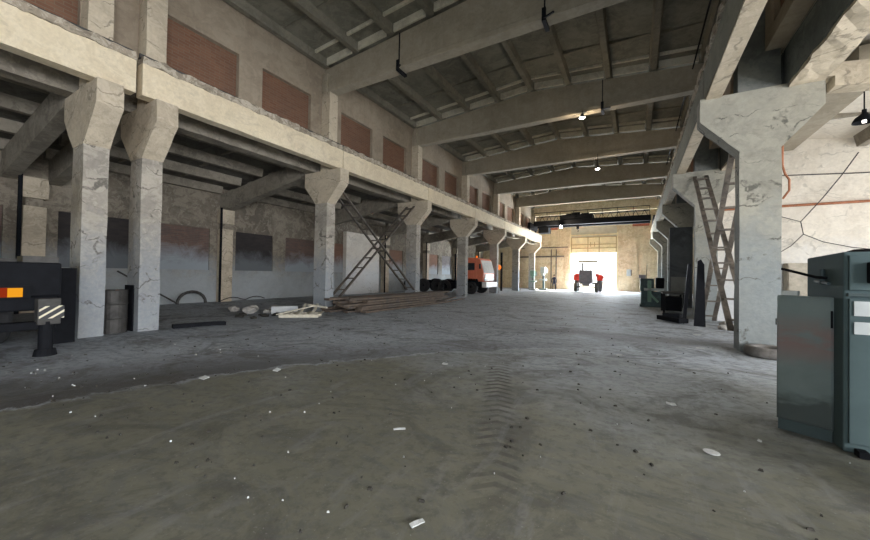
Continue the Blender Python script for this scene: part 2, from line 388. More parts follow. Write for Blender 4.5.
# right aisle outer wall: its openings are real windows that let the daylight in
RW = [(-8.6, -4.6, .9, 4.3), (-3.4, .8, .9, 4.3), (4.2, 8.6, .9, 4.3), (9.9, 14.4, .9, 4.2)]
RWP = [1120, 1120, 370, 145]
wall_x('wall_aisle_right', 8.8, 9.1, YB, YF, 0, 5.4, RW, 'white', 'outer wall of the right aisle')
wi = 1
def glazing(y0, y1, z0, z1):
    global wi
    b = MB()
    n = 4
    for k in range(n+1):
        y = y0 + (y1-y0)*k/n; b.box(8.9, 8.98, y-.03, y+.03, z0, z1)
    for k in range(3):
        z = z0 + (z1-z0)*k/2; b.box(8.9, 8.98, y0, y1, z-.03, z+.03)
    struct(b.build('window_%d' % wi, 'steel'), 'steel glazing bars of a right aisle window', 'window'); wi += 1
for a in RW: glazing(*a)
upm = {-2.75: 'brick'}
for i, (a, b_, c, d) in enumerate(up_l):
    if b_ < 0: continue
    m_ = MB().box(-10.42, -10.29, a-.02, b_+.02, c-.02, d+.02)
    struct(m_.build('window_%d' % wi, 'brick'), 'window opening of the left upper wall bricked up in red brick', 'window'); wi += 1
    m_ = MB().box(2.24, 2.40, a-.02, b_+.02, c-.02, d+.02)
    struct(m_.build('window_%d' % wi, 'brick'), 'window opening of the right upper wall bricked up in red brick', 'window'); wi += 1
for i, (a, b_, c, d) in enumerate(ai_l):
    if b_ < 0: continue
    mat = 'brickdirty'
    if abs(a-9.85) < .1 or abs(a-(3.25+.6)) < .1: mat = 'brickblack'
    elif a > 18 and i % 2: mat = 'brickgrey'
    elif a > 14: mat = 'brickred'
    m_ = MB().box(-17.05, -16.88, a-.02, b_+.02, c-.02, d+.02)
    struct(m_.build('window_%d' % wi, mat), 'window opening of the left aisle wall bricked up', 'window'); wi += 1
for i, (a, b_, c, d) in enumerate(up_l):   # close the openings near the camera's back as well
    if b_ >= 0: continue
    struct(MB().box(-10.40, -10.24, a-.02, b_+.02, c-.02, d+.02).build('window_%d' % wi, 'brick'), 'bricked up window behind the viewpoint', 'window'); wi += 1
    struct(MB().box(2.24, 2.40, a-.02, b_+.02, c-.02, d+.02).build('window_%d' % wi, 'brick'), 'bricked up window behind the viewpoint', 'window'); wi += 1
for i, (a, b_, c, d) in enumerate(ai_l):
    if b_ >= 0: continue
    struct(MB().box(-17.05, -16.88, a-.02, b_+.02, c-.02, d+.02).build('window_%d' % wi, 'brickdirty'), 'bricked up window behind the viewpoint', 'window'); wi += 1
# whitewashed stretch of the aisle wall behind the crossed braces
struct(MB().box(-16.8, -16.5, 17.0, 20.4, 0, 4.15).rough(.4, .01).build('trim_1', 'white'), 'whitewashed thickening of the left aisle wall behind the crossed braces', 'wall')

# far wall with gate opening; back wall with gate opening
GX0, GX1, GZ = -6.32, -1.78, 4.06
b = MB()
b.box(-17.1, GX0, YF, YF+.4, 0, 9.9); b.box(GX1, 9.1, YF, YF+.4, 0, 9.9); b.box(GX0, GX1, YF, YF+.4, 6.9, 9.9)
struct(b.build('wall_far', 'farwall'), 'sunlit plaster wall around the far gate', 'wall')
b = MB()
BG0, BG1, BGZ = -3.6, 1.6, 5.2
b.box(-17.1, BG0, YB-.4, YB, 0, 9.9); b.box(BG1, 9.1, YB-.4, YB, 0, 9.9); b.box(BG0, BG1, YB-.4, YB, BGZ, 9.9)
struct(b.build('wall_back', 'upper'), 'wall behind the viewpoint with its open gate', 'wall')
# pilasters on far wall
struct(MB().box(-.36, .1, YF-.12, YF, 0, 6.7).build('trim_2', 'farwall'), 'pilaster of the far wall right of the gate', 'trim')
struct(MB().box(-6.9, -6.45, YF-.12, YF, 0, 6.9).build('trim_3', 'farwall'), 'pilaster of the far wall left of the gate', 'trim')
# transverse wall closing the right aisle at the second column
b = MB(); b.box(2.40, 8.8, 15.18, 15.42, 0, 5.9)
struct(b.build('wall_cross_right', 'white'), 'whitewashed cross wall of the right aisle', 'wall')

# gate: the raised sectional leaf above the opening
gt = MB()
gt.box(GX0, GX1, YF+.05, YF+.15, GZ, 5.75)
g0 = struct(gt.build('door_1', 'gatepaint'), 'raised cream sheet metal leaf of the far gate', 'door')
ORIG[g0.name] = Vector(g0.location)
rb = MB()
for z in (4.55, 4.95, 5.75): rb.box(GX0, GX1, YF, YF+.06, z, z+.07)
for x in (GX0, -4.62, -3.50, GX1-.08): rb.box(x, x+.08, YF, YF+.06, GZ, 5.75)
for x in (-4.35, -3.95): rb.box(x, x+.06, YF, YF+.06, 4.75, 5.25)
rb.build('rail', 'gatebar', g0)
struct(MB().box(GX0, GX1, YF+.06, YF+.2, 5.82, 6.9).build('door_2', 'gateupper'), 'grey cream sheet panel above the gate leaf', 'door')
bb = MB(); bb.box(GX0-.12, GX0, YF-.05, YF+.3, 0, 6.2); bb.box(GX1, GX1+.12, YF-.05, YF+.3, 0, 6.2); bb.box(GX0-.12, GX1+.12, YF-.04, YF+.3, 5.98, 6.1)
struct(bb.build('trim_4', 'gatepaint'), 'cream frame of the far gate', 'trim')

# ------------------------------------------------------------------ roof
def zrb(x): return 8.96 + .078*(6.0 - abs(x-CX))
b = MB()
for s_ in (-1, 1):
    xa, xb = CX, CX + s_*6.6
    za, zb = zrb(xa)+.27, zrb(xb)+.27
    b.poly_prism([(xa, za), (xb, zb), (xb, zb+.12), (xa, za+.12)], 'y', YB-.4, YF+.4)
struct(b.build('ceiling', 'roof'), 'sooty concrete roof slabs of the main hall', 'ceiling')
b = MB()
for k in range(-4, 5):
    x = CX + 1.5*k; z0 = zrb(x)+.02
    for y in GR[:0] + [-8.75, -2.75] + GR[:-1]:
        b.poly_prism([(x-.09, z0), (x+.09, z0), (x+.14, z0+.27), (x-.14, z0+.27)], 'y', y+.18, y+5.82)
    b.poly_prism([(x-.09, z0), (x+.09, z0), (x+.14, z0+.27), (x-.14, z0+.27)], 'y', 39.4, YF)
for y in [-8.75, -2.75] + GR[:-1]:
    for k in range(-4, 4):
        x0, x1 = CX+1.5*k+.12, CX+1.5*k+1.38; z0 = max(zrb(x0), zrb(x1))
        for yy in (1.9, 3.9):
            b.box(x0, x1, y+yy, y+yy+.09, z0+.16, z0+.30)
struct(b.build('trim_5', 'rib'), 'ribs under the roof slabs of the main hall', 'ceiling')
b = MB()
for y in [-2.75] + GR:
    for k in range(-4, 4):
        x0, x1 = CX+1.5*k+.16, CX+1.5*k+1.34
        for yy, zz in ((-.30, .02), (-.85, .17)):
            z0 = min(zrb(x0), zrb(x1))+zz
            b.poly_prism([(x0, zrb(x0)+zz), (x1, zrb(x1)+zz), (x1, zrb(x1)+.28), (x0, zrb(x0)+.28)], 'y', y+yy, y+yy+.07)
struct(b.build('trim_6', 'endrib'), 'pale end ribs of the roof slabs along the roof beams', 'ceiling')

# ------------------------------------------------------------------ aisle roofs
def zar(x):  # rib underside, left-hand x
    return 5.2 + .14*(x+15)
for side, nm in ((-1, 'left'), (1, 'right')):
    b = MB()
    P = [(-10.86, zar(-10.86)+.3), (-17.1, zar(-17.1)+.3), (-17.1, zar(-17.1)+.42), (-10.4, 6.12), (-10.4, 5.95), (-10.86, 5.95)]
    b.poly_prism([(sx(p[0], side), p[1]) for p in P], 'y', YB, YF)
    struct(b.build('ceiling_aisle_' + nm, 'aisleroof' if side < 0 else 'white'), 'sloping slab roof over the %s aisle' % nm, 'ceiling')
    b = MB()
    for x in (-12.2, -13.7, -15.2, -16.65):
        for y in [-8.75, -2.75] + GR[:-1]:
            z0 = zar(x)
            p = [(x-.10, z0), (x+.10, z0), (x+.17, z0+.33), (x-.17, z0+.33)]
            b.poly_prism([(sx(q[0], side), q[1]) for q in p], 'y', y+.22, y+5.78)
    for y in [-8.75, -2.75] + GR[:-1]:
        for k, x in enumerate((-12.1, -13.6, -15.1)):
            for yy in (1.95, 3.95):
                xx = mm(sx(x, side), sx(x-1.4, side)); b.box(xx[0], xx[1], y+yy, y+yy+.1, zar(x)+.12, zar(x)+.36)
    if side > 0:
        d9 = MB()
        for y in GR[:2] + [-2.75]: d9.box(3.55, 4.24, y+.2, y+5.78, 5.5, 5.78)
        struct(d9.build('trim_9', 'roofbeam'), 'wide dark rib under the right aisle roof', 'ceiling')
    struct(b.build('trim_%d' % (7 if side < 0 else 8), 'aislerib'), 'long ribs under the %s aisle roof' % nm, 'ceiling')

# ------------------------------------------------------------------ columns
def column(side, yc, label, half=False):
    x0 = sx(-9.78, side)
    loc = (sx(-10.09, side), yc, 0)
    t = thing('concrete_column', loc, label, 'column', 'concrete columns of the %s row' % ('left' if side < 0 else 'right'))
    ya, yb = yc-.2, yc+.2
    X = lambda *v: [sx(q, side) for q in v]
    a, b_ = mm(*X(-10.40, -9.78))
    MB().box(a, b_, ya, yb, 0, 3.97).rough(.35, .014, 2.5).build('shaft', 'col' if side < 0 else 'colR', t)
    prof = [(-10.40, 3.97), (-9.78, 3.97), (-9.13, 4.68), (-9.13, 5.16), (-10.98, 5.16), (-10.98, 4.66)]
    MB().poly_prism([(sx(p[0], side), p[1]) for p in prof], 'y', ya-.01, yb+.01).rough(.3, .012, 2.5).build('capital', 'cap' if side < 0 else 'colR', t)
    a, b_ = mm(*X(-10.15 if side < 0 else -10.38, -9.75))
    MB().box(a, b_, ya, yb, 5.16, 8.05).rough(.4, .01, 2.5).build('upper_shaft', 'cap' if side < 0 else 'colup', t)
    return t
LC = [(2.77, 'concrete column beside the parked dark vehicle, outer one of the close pair'),
      (3.75, 'concrete column of the close pair, the one farther from the dark vehicle'),
      (9.25, 'concrete column behind the broken pallet, at the near end of the timber stack'),
      (15.25, 'concrete column at the far end of the timber stack, where the crossed braces end'),
      (21.25, 'concrete column standing just in front of the orange truck'),
      (27.25, 'concrete column just beyond the nose of the orange truck'),
      (33.25, 'concrete column between the orange signal disc and the far workshop machines'),
      (39.25, 'last concrete column of the left row, nearest the far wall')]
for y, l in LC:
    t_ = column(-1, y, l)
    if y == 3.75:
        MB().box(-10.43, -10.0, y-.235, y-.205, 0, 1.05).rough(.3, .006).build('black_paint', 'dark', t_)['label'] = 'black painted foot of the column'
RC = [(3.25, 'concrete column nearest the grey green cabinets, mostly outside the picture'),
      (9.25, 'big grey concrete column with a tyre lying at its foot'),
      (15.25, 'concrete column of the right row joined to the whitewashed cross wall'),
      (21.25, 'dark shaded concrete column behind the teal workshop machine'),
      (27.25, 'concrete column of the right row third from the far wall'),
      (33.25, 'concrete column of the right row second from the far wall'),
      (39.25, 'sunlit last concrete column of the right row beside the far wall')]
for y, l in RC: column(1, y, l)

# pilaster columns of the aisle back wall
for i, y in enumerate(GR):
    t = thing('wall_pilaster', (-16.62, y, 0), ('concrete pilaster of the left aisle back wall, ' + ('nearest the dark vehicle', 'behind the broken pallet', 'behind the crossed braces', 'behind the wheels of the orange truck', 'behind the cab of the orange truck', 'behind the orange signal disc', 'closest to the far wall')[i]), 'pilaster', 'pilasters of the aisle back wall')
    MB().box(-16.8, -16.42, y-.25, y+.25, 0, 3.35).rough(.35, .014).build('shaft', 'cap', t)
    MB().box(-16.8, -16.36, y-.27, y+.27, 3.6, 4.24).rough(.3, .02).build('capital', 'cap', t)
    MB().box(-16.8, -16.5, y-.2, y+.2, 3.3, 3.65).rough(.2, .03).build('neck', 'aislewall', t)
    MB().tube([(-16.36, y-.33, 0), (-16.36, y-.33, 4.3)], .05).build('drain_pipe', 'dark', t)

# ------------------------------------------------------------------ long beams carried by the columns
names_bay = ['nearest the viewpoint, over the parked dark vehicle', 'between the column pair and the pallet column', 'over the crossed braces and timber stack',
             'over the rear wheels of the orange truck', 'over the orange truck cab', 'over the orange signal disc', 'ending beside the far wall machines']
names_bay_r = ['nearest the viewpoint above the grey green cabinets', 'ending on the big column with the tyre', 'over the right hand crossed braces',
             'over the teal workshop machine', 'fourth from the far wall', 'second from the far wall', 'ending next to the far wall']
segs_l = [(-8.7, 3.20)] + [(3.31, 9.23)] + [(GR[i]+.02, GR[i+1]-.02) for i in range(1, 6)]
segs_r = [(-8.7, 3.23)] + [(GR[i]+.02, GR[i+1]-.02) for i in range(0, 6)]
for side, segs, nb in ((-1, segs_l, names_bay), (1, segs_r, names_bay_r)):
    for i, (ya, yb) in enumerate(segs):
        if i == 6: yb = 39.9
        a, b_ = mm(sx(-9.5, side), sx(-9.22, side))
        t = thing('crane_beam', ((a+b_)/2, (ya+yb)/2, 5.16), 'long %s concrete crane beam of the %s row, %s' % ('cream' if side < 0 else 'grey', 'left' if side < 0 else 'right', nb[i]), 'beam', 'crane beams of the %s row' % ('left' if side < 0 else 'right'))
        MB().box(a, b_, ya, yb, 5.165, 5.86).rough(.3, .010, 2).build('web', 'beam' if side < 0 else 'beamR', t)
        if side > 0: MB().box(a+.01, b_-.01, ya, yb, 5.13, 5.175).build('soffit', 'cap', t)['label'] = 'paler concrete underside'
        a2, b2 = mm(sx(-9.62, side), sx(-9.19, side))
        MB().box(a2, b2, ya+.01, yb-.01, 5.85, 6.01).rough(.12, .045, 4).build('topping', 'topping', t)
        rx = sx(-9.42, side)
        MB().poly_prism([(rx-.05, 6.0), (rx+.05, 6.0), (rx+.05, 6.03), (rx+.015, 6.04), (rx+.015, 6.09), (rx+.03, 6.12), (rx-.03, 6.12), (rx-.015, 6.09), (rx-.015, 6.04), (rx-.05, 6.03)], 'y', ya, yb).build('crane_rail', 'steel', t)
    for i, (ya, yb) in enumerate(segs):
        a, b_ = mm(sx(-10.87, side), sx(-10.46, side))
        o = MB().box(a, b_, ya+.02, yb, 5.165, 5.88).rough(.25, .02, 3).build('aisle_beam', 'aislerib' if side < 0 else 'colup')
        if side > 0:
            q = MB().box(a+.02, b_+.10, ya+.02, yb, 5.10, 5.17).rough(.14, .035, 3).build('soffit', 'cap'); q.parent = o; q.location = Vector(q.location) - Vector(o.location)
        tag(o, 'rough concrete beam on the aisle side of the %s row, %s' % ('left' if side < 0 else 'right', nb[i]), 'beam', 'aisle side beams of the %s row' % ('left' if side < 0 else 'right'))

# roof beams
rbn = ['behind the viewpoint', 'nearest in view, crossing the top of the picture', 'second in view, with a lit lamp below its middle', 'third in view, with a small lamp on a cord',
       'fourth in view, before the far overhead crane', 'fifth in view, over the near side of the overhead crane', 'last one, beyond the overhead crane beside the far wall']
for i, y in enumerate(GR):
    rbm = 'farwall' if i == 6 else 'roofbeam'  # last beam: glow of the far end put into a paler material
    pts = [(-10.12, 8.06), (2.12, 8.06), (2.12, zrb(2.12)), (CX, zrb(CX)), (-10.12, zrb(-10.12))]
    t = thing('roof_beam', (CX, y, 8.05), 'gabled concrete roof beam, ' + rbn[i], 'beam', 'roof beams of the main hall')
    MB().poly_prism(pts, 'y', y-.13, y+.13).build('web', rbm, t, bevel=.015)
    MB().box(-10.12, 2.12, y-.19, y+.19, 8.055, 8.22).build('bottom_flange', rbm, t, bevel=.02)
    for xe in (-10.0, 2.0):
        MB().box(xe-.12, xe+.12, y-.24, y+.24, 8.05, 8.75).build('end_plate', 'roofbeam', t, bevel=.01)
    if i in (1, 2):
        for xx in (-6.7, -2.1) if i == 1 else (-1.2,):
            c = MB(); c.box(xx-.05, xx+.05, y-.24, y-.19, 7.98, 8.3); c.box(xx-.05, xx+.05, y-.24, y+.24, 7.96, 8.04); c.bar((xx, y-.25, 8.0), (xx+.3, y-.5, 7.9), .04); c.box(xx-.015, xx+.015, y-.16, y-.13, 8.2, zrb(xx))
            c.build('clamp', 'dark', t)

# inclined beams across the aisles
for side in (-1, 1):
    ys = [2.75, 3.75] + GR[1:] if side < 0 else GR
    ln = ['on the outer column of the close pair', 'on the inner column of the close pair', 'on the column behind the pallet', 'on the column at the far end of the timber stack', 'on the column before the orange truck', 'on the column past the orange truck', 'on the column by the orange signal disc', 'on the last column']
    rn = ['above the grey green cabinets', 'on the big column with the tyre', 'on the column at the cross wall', 'on the dark shaded column', 'third from the far wall', 'second from the far wall', 'beside the far wall']
    for i, y in enumerate(ys):
        if side > 0 and i == 2: continue
        zb = lambda x: 4.77 + .16*(x+13)
        pts = [(-10.9, 5.18), (-11.12, 5.165), (-11.3, zb(-11.3)+.0), (-16.8, zb(-16.8)), (-16.8, zar(-16.8)), (-10.9, zar(-10.9))]
        if side > 0: pts = [(-10.9, 5.18), (-11.12, 5.165), (-11.12, 4.98), (-16.8, 4.1), (-16.8, 4.56), (-10.9, 5.44)]
        o = MB().poly_prism([(sx(p[0], side), p[1]) for p in pts], 'y', y-.16, y+.16).rough(.5, .01).build('cross_beam', 'cap' if side > 0 else 'aislerib')
        tag(o, 'sloping concrete beam across the %s aisle %s' % ('left' if side < 0 else 'right', (ln if side < 0 else rn)[i]), 'beam', 'sloping beams across the %s aisle' % ('left' if side < 0 else 'right'))

# ------------------------------------------------------------------ crossed lattice braces between columns
def brace(x, A, B, label, group, hw=.16):
    t = thing('lattice_brace', (x, A[0], A[1]), label, 'brace', group)
    d = Vector((0, B[0]-A[0], B[1]-A[1])); L = d.length; d.normalize()
    for s_ in (-1, 1):
        MB().bar((x+s_*hw, A[0], A[1]), (x+s_*hw, B[0], B[1]), .045, .11, (1, 0, 0)).build('chord', 'brace', t)
    n = int(L/.62)
    for k in range(n):
        p = Vector((x, A[0], A[1])) + d*(.3 + k*(L-.5)/(n-1))
        MB().bar(p-Vector((hw, 0, 0)), p+Vector((hw, 0, 0)), .15, .04, (0, 0, 1)).build('batten', 'brace', t)
    return t
brace(-10.02, (9.55, 4.75), (14.95, .62), 'rusty lattice brace over the timber stack, falling away from the pallet column', 'crossed braces over the timber stack', .22)
brace(-10.16, (9.50, .12), (15.02, 4.9), 'rusty lattice brace over the timber stack, rising away from the pallet column', 'crossed braces over the timber stack', .22)
brace(1.90, (9.50, .35), (14.95, 4.95), 'dark lattice brace beside the cross wall, its top end at the far column', 'crossed braces by the right cross wall')
brace(2.02, (9.52, 4.9), (14.2, .10), 'dark lattice brace beside the cross wall, its foot at the far column', 'crossed braces by the right cross wall')

# ------------------------------------------------------------------ overhead crane
yc = 36.2
t = thing('overhead_crane', (CX, yc, 6.12), 'dark overhead travelling crane spanning the hall before the far gate', 'crane')
MB().box(-9.1, 1.1, yc-.35, yc-.05, 6.50, 7.0).build('girder', 'dark', t, bevel=.02)
MB().box(-9.1, 1.1, yc+1.3, yc+1.6, 6.50, 7.0).build('girder', 'dark', t, bevel=.02)
for xe in (-9.42, 1.42):
    e = MB(); e.box(xe-.16, xe+.16, yc-.9, yc+2.2, 6.3, 6.85)
    e.build('end_truck', 'dark', t)
    for yy in (yc-.6, yc+1.9):
        w = MB(); w.lathe((xe-.06, yy, 6.3), (1, 0, 0), [(0, 0), (.18, 0), (.18, .12), (0, .12)], 16)
        w.build('wheel', 'dark', t)
r = MB()
for z in (7.35, 7.8): r.bar((-9.0, yc-.42, z), (1.0, yc-.42, z+.0), .06)
for k in range(9): r.bar((-9.0+k*1.25, yc-.42, 6.9), (-9.0+k*1.25, yc-.42, 7.8), .04)
r.build('railing', 'dark', t)
r = MB(); r.bar((-9.0, yc+1.4, 7.75), (1.0, yc+1.4, 7.75), .05)
for k in range(14):
    x = -9+k*10/14; r.bar((x, yc+1.4, 7.0), (x+5/14, yc+1.4, 7.75), .04); r.bar((x+5/14, yc+1.4, 7.75), (x+10/14, yc+1.4, 7.0), .04)
r.build('truss', 'dark', t)
r = MB(); r.box(-6.5, -3.6, yc-.3, yc+1.6, 7.02, 7.45); r.box(-6.0, -5.0, yc-.1, yc+1.3, 7.45, 7.6); r.box(-4.6, -3.9, yc-.2, yc+.6, 7.45, 7.55)
r.lathe((-5.6, yc+.6, 7.55), (1, 0, 0), [(0, 0), (.25, 0), (.25, .8), (0, .8)], 16)
tr = r.build('trolley', 'dark', t)
r = MB(); r.box(-8.7, -7.7, yc+.05, yc+1.2, 5.85, 6.4); r.bar((-8.6, yc+.2, 6.4), (-8.6, yc+.2, 6.6), .06); r.bar((-7.8, yc+1.1, 6.4), (-7.8, yc+1.1, 6.6), .06)
cb = r.build('operator_cabin', 'dark', t)
MB().tube([(-5.0, yc+.6, 7.02), (-5.0, yc+.6, 6.35)], .02).build('hoist_rope', 'dark', t)
hk = MB(); hk.box(-5.12, -4.88, yc+.5, yc+.7, 6.15, 6.4); hk.tube([(-5, yc+.6, 6.15), (-5, yc+.6, 6.05), (-4.92, yc+.6, 5.98), (-4.95, yc+.6, 5.9), (-5.04, yc+.6, 5.92)], .025); hk.build('hook', 'dark', t)

# ------------------------------------------------------------------ lamps
def bay_lamp(x, y, z, r, top, label, mat='lampon'):
    t = thing('pendant_lamp', (x, y, z), label, 'lamp', 'lit lamps under the hall roof')
    MB().tube([(x, y, z+.12), (x, y, top)], .012).build('cord', 'cable', t)
    m, _ = MB().lathe((x, y, z), (0, 0, 1), [(r, 0), (r*1.02, .01), (r*.55, .10), (r*.3, .16), (0, .17)], 20); m.build('lamp_shade', 'steel', t)
    m, _ = MB().lathe((x, y, z), (0, 0, 1), [(0, -.05), (r*.5, -.035), (r*.8, 0), (r*.5, .05), (0, .06)], 20); m.build('glass', mat, t)
bay_lamp(-1.92, 15.0, 7.80, .13, 8.1, 'lit round lamp hanging under the second roof beam in view')
bay_lamp(-1.85, 20.7, 7.28, .14, 8.1, 'lit small lamp on a long cord under the third roof beam in view')
t = thing('floodlight', (-6.35, 35.7, 6.25), 'bright floodlight fixed under the overhead crane', 'lamp')
m, _ = MB().lathe((-6.35, 35.55, 6.3), (0, -1, -.6), [(0, -.1), (.11, -.08), (.17, .08), (.16, .1)], 20); m.build('housing', 'steel', t)
m, _ = MB().lathe((-6.35, 35.55, 6.3), (0, -1, -.6), [(0, .06), (.15, .08), (.12, .12), (0, .13)], 20); m.build('glass', 'floodon', t)
MB().bar((-6.35, 35.6, 6.35), (-6.35, 35.85, 6.55), .04).build('bracket', 'steel', t)
# caged lamp in the right aisle
lx, ly, lz = 3.02+.62, 9.3, 4.55
lx, ly, lz = 3.98, 10.4, 4.64
t = thing('enamel_lamp', (lx, ly, lz), 'dark dome lamp with a lit bulb hanging in the right aisle', 'lamp')
m, _ = MB().lathe((lx, ly, lz), (0, 0, 1), [(.17, 0), (.165, .03), (.13, .10), (.07, .15), (.035, .19), (.035, .26), (0, .27)], 24); m.build('lamp_shade', 'dark', t, smooth=True)
m, _ = MB().lathe((lx, ly, lz), (0, 0, 1), [(0, -.02), (.03, -.01), (.035, .03), (.02, .07), (0, .08)], 16); m.build('bulb', 'bulb', t, smooth=True)
MB().tube([(lx, ly, lz+.25), (lx, ly, 5.75)], .012).build('rod', 'dark', t)

# ------------------------------------------------------------------ timber stack
t0 = 0
def board(p0, p1, w, h, mat, label, group, name='timber_board'):
    b = MB().bar(p0, p1, w, h); b.rough(.6, .012, 1.2)
    return tag(b.build(name, mat), label, 'board', group)
rnd = random.Random(5)
lay = 0
pos_txt = ['bottom', 'second', 'third', 'fourth', 'fifth', 'top']
for l in range(6):
    n = (7, 7, 6, 6, 5, 4)[l]; z = .05 + l*.088
    for k in range(n):
        x = -8.25 - k*.27 - rnd.random()*.04 - l*.05
        ya = 9.30 + rnd.uniform(-.75, .45) + (.4 if x < -9.6 else 0); yb = 15.0 + rnd.uniform(-1.2, 1.2) + l*.25
        if x < -9.68: ya, yb = 9.8 + rnd.random()*.1, 14.9 - rnd.random()*.3
        side = 'on the hall side' if k == 0 else ('on the column side' if k == n-1 else None)
        if side: lab = 'long weathered timber of the stack between the columns, %s layer, outermost %s' % (pos_txt[l], side)
        else: lab = 'long weathered timber of the stack between the columns, in the middle of the %s layer' % pos_txt[l]
        sk = (.0, .022, -.018, .03, -.03, .035)[l]
        if x < -9.45 and sk: continue
        x -= .02*k
        board((x - sk*2.6 - (.06 if sk > 0 else 0), ya, z), (x + sk*2.6 - (.06 if sk > 0 else 0), yb, z), .235, .07, 'wood', lab, 'timbers of the stack between the columns, %s layer%s' % (pos_txt[l], '' if side is None else ' ' + side))
# a few loose ones along the far end
for q, (xa, ya, xb, yb) in enumerate([(-9.4, 16.2, -10.3, 19.5), (-8.9, 16.4, -9.6, 19.2), (-8.3, 16.0, -8.7, 18.6)]):
    board((xa, ya, .05), (xb, yb, .05), .2, .07, 'wood', 'loose timber on the floor beyond the stack, ' + ('nearest the columns', 'in the middle of three', 'nearest the hall')[q], 'loose timbers beyond the stack')

# ------------------------------------------------------------------ broken pallet and rubble
t = thing('pallet', (-9.0, 7.6, 0), 'broken pale wooden pallet lying in front of the column by the timber stack', 'pallet')
for k, (xa, ya, za, xb, yb, zb) in enumerate([(-9.55, 7.0, .05, -8.65, 7.75, .05), (-10.0, 7.6, .05, -9.15, 8.3, .05), (-9.75, 7.3, .05, -8.85, 8.05, .05)]):
    MB().bar((xa, ya, za), (xb, yb, zb), .09, .09).build('runner', 'woodpale', t)
for k in range(7):
    f = k/6; xa = -9.45+f*.85; ya = 7.0+f*.72
    zz = .12 + (.22 if k in (3, 5) else .0) + .03*(k % 2)
    MB().bar((xa, ya, .11 if k != 2 else .10), (xa-.5, ya+.62, zz), .085, .022).build('slat', 'woodpale', t)
MB().bar((-9.62, 6.95, .1), (-9.0, 8.05, .36), .07, .03).build('slat', 'woodpale', t)
MB().bar((-9.3, 7.9, .36), (-8.55, 8.0, .30), .07, .05).build('slat', 'woodpale', t)
for k, (x, y, s_) in enumerate([(-12.3, 7.2, .16), (-11.8, 7.6, .19), (-11.35, 7.2, .22), (-10.95, 7.55, .12), (-11.3, 8.1, .2), (-12.8, 7.5, .12)]):
    o = MB().blob((x, y, s_*.5), s_, k, 2, (1, 1, .6)).build('rubble_lump', 'rubble')
    tag(o, 'lump of pale broken plaster left of the grey block, ' + ('second from the left', 'third from the left', 'biggest of the heap', 'touching the grey block', 'behind the biggest one', 'farthest from the block')[k], 'rubble', 'plaster lumps beside the grey block')
o = MB().box(-.22, .22, -.42, .42, 0, .24).rough(.15, .01)
for v in o.bm.verts:
    v.co = Matrix.Rotation(R(-35), 3, 'Z') @ v.co + Vector((-10.55, 7.95, .0))
tag(o.build('concrete_block', 'block'), 'pale grey concrete block lying left of the broken pallet', 'block')
for k in range(6):
    x, y = [(-10.45, 7.0), (-10.1, 6.9), (-10.9, 6.7), (-9.9, 6.4), (-10.6, 6.4), (-10.15, 7.35)][k]
    o = MB().blob((x, y, .03), .10 + .02*(k % 3), k+20, 1, (1.3, 1, .45)).build('brick_lump', 'stone')
    tag(o, 'dark broken lump in front of the grey block', 'rubble', 'dark lumps before the grey block')
# debris by the back wall: arch frame, hose and leaning bar
t = MB().tube([(-16.3, 7.75+.55*math.cos(a/10*math.pi), .02+.50*math.sin(a/10*math.pi)) for a in range(11)], .06, 8)
tag(t.build('pipe_arch', 'steel'), 'bent pipe standing like a small arch against the aisle wall', 'pipe')
t = MB().tube([(-16.4, 5.3, 1.35), (-16.3, 7.2, .06)], .03)
tag(t.build('leaning_bar', 'steel'), 'thin steel bar leaning against the aisle wall beside the pipe arch', 'bar')
t = MB().tube([(-16.3, 8.9+.2*i, .04+.16*abs(math.sin(i*.55))) for i in range(12)], .02)
tag(t.build('hose', 'cable'), 'dark hose snaking along the foot of the aisle wall', 'hose')
t = MB().bar((-9.7, 4.2, .06), (-9.4, 5.3, .05), .18, .09); t.rough(.3, .02)
tag(t.build('timber_offcut', 'dark'), 'dark timber offcut on the floor right of the column pair', 'board')

# oil drum between the paired columns
dx, dy = -10.35, 3.28
t = thing('oil_drum', (-10.15, 3.26, 0), 'dark rusty oil drum standing between the paired columns', 'drum')
m, _ = MB().lathe((-10.15, 3.235, 0), (0, 0, 1), [(0, 0.01), (.25, 0.01), (.26, .0), (.26, .3), (.27, .31), (.26, .33), (.26, .62), (.27, .64), (.26, .66), (.26, .93), (.27, .95), (.25, .95), (.24, .92), (0, .92)], 24)
m.build('drum_body', 'steel', t)
m, _ = MB().lathe((-10.05, 3.26, .92), (0, 0, 1), [(0, .03), (.035, .03), (.035, 0)], 12); m.build('bung', 'rust', t)

t.scale = (.92, .92, 1)
# ------------------------------------------------------------------ dark vehicle on the left edge
t = thing('mobile_crane', (-11, .7, 0), 'tail of a dark parked mobile crane with orange marker lamp and striped outrigger', 'vehicle')
b = MB(); b.box(-15.5, -8.42, -.45, 1.95, .72, .95); b.box(-15.5, -8.36, -.5, 1.98, .95, 1.50); b.build('chassis', 'dark', t, bevel=.03)
b = MB(); b.box(-15.3, -8.9, -.4, 1.9, 1.5, 1.56); b.box(-8.75, -8.4, 1.55, 1.95, 1.5, 1.60); b.build('deck', 'steel', t)
MB().box(-8.36, -8.32, -.1, 1.63, .93, 1.13).build('lamp_panel', 'dark', t)
b = MB(); b.box(-8.32, -8.29, 1.39, 1.54, .955, 1.095); b.build('orange_lamp', 'taillight', t)['label'] = 'orange marker lamp'
b = MB(); b.box(-8.32, -8.29, 1.0, 1.385, .955, 1.10); b.build('red_lamp', 'taillightred', t)['label'] = 'red marker lamp'
b = MB(); b.box(-8.5, -8.3, -.3, 1.92, .42, .55); b.build('bumper', 'dark', t, bevel=.02)
b = MB(); b.box(-8.42, -8.22, 1.69, 1.95, .50, .92); b.build('outrigger_arm', 'steel', t, bevel=.01)
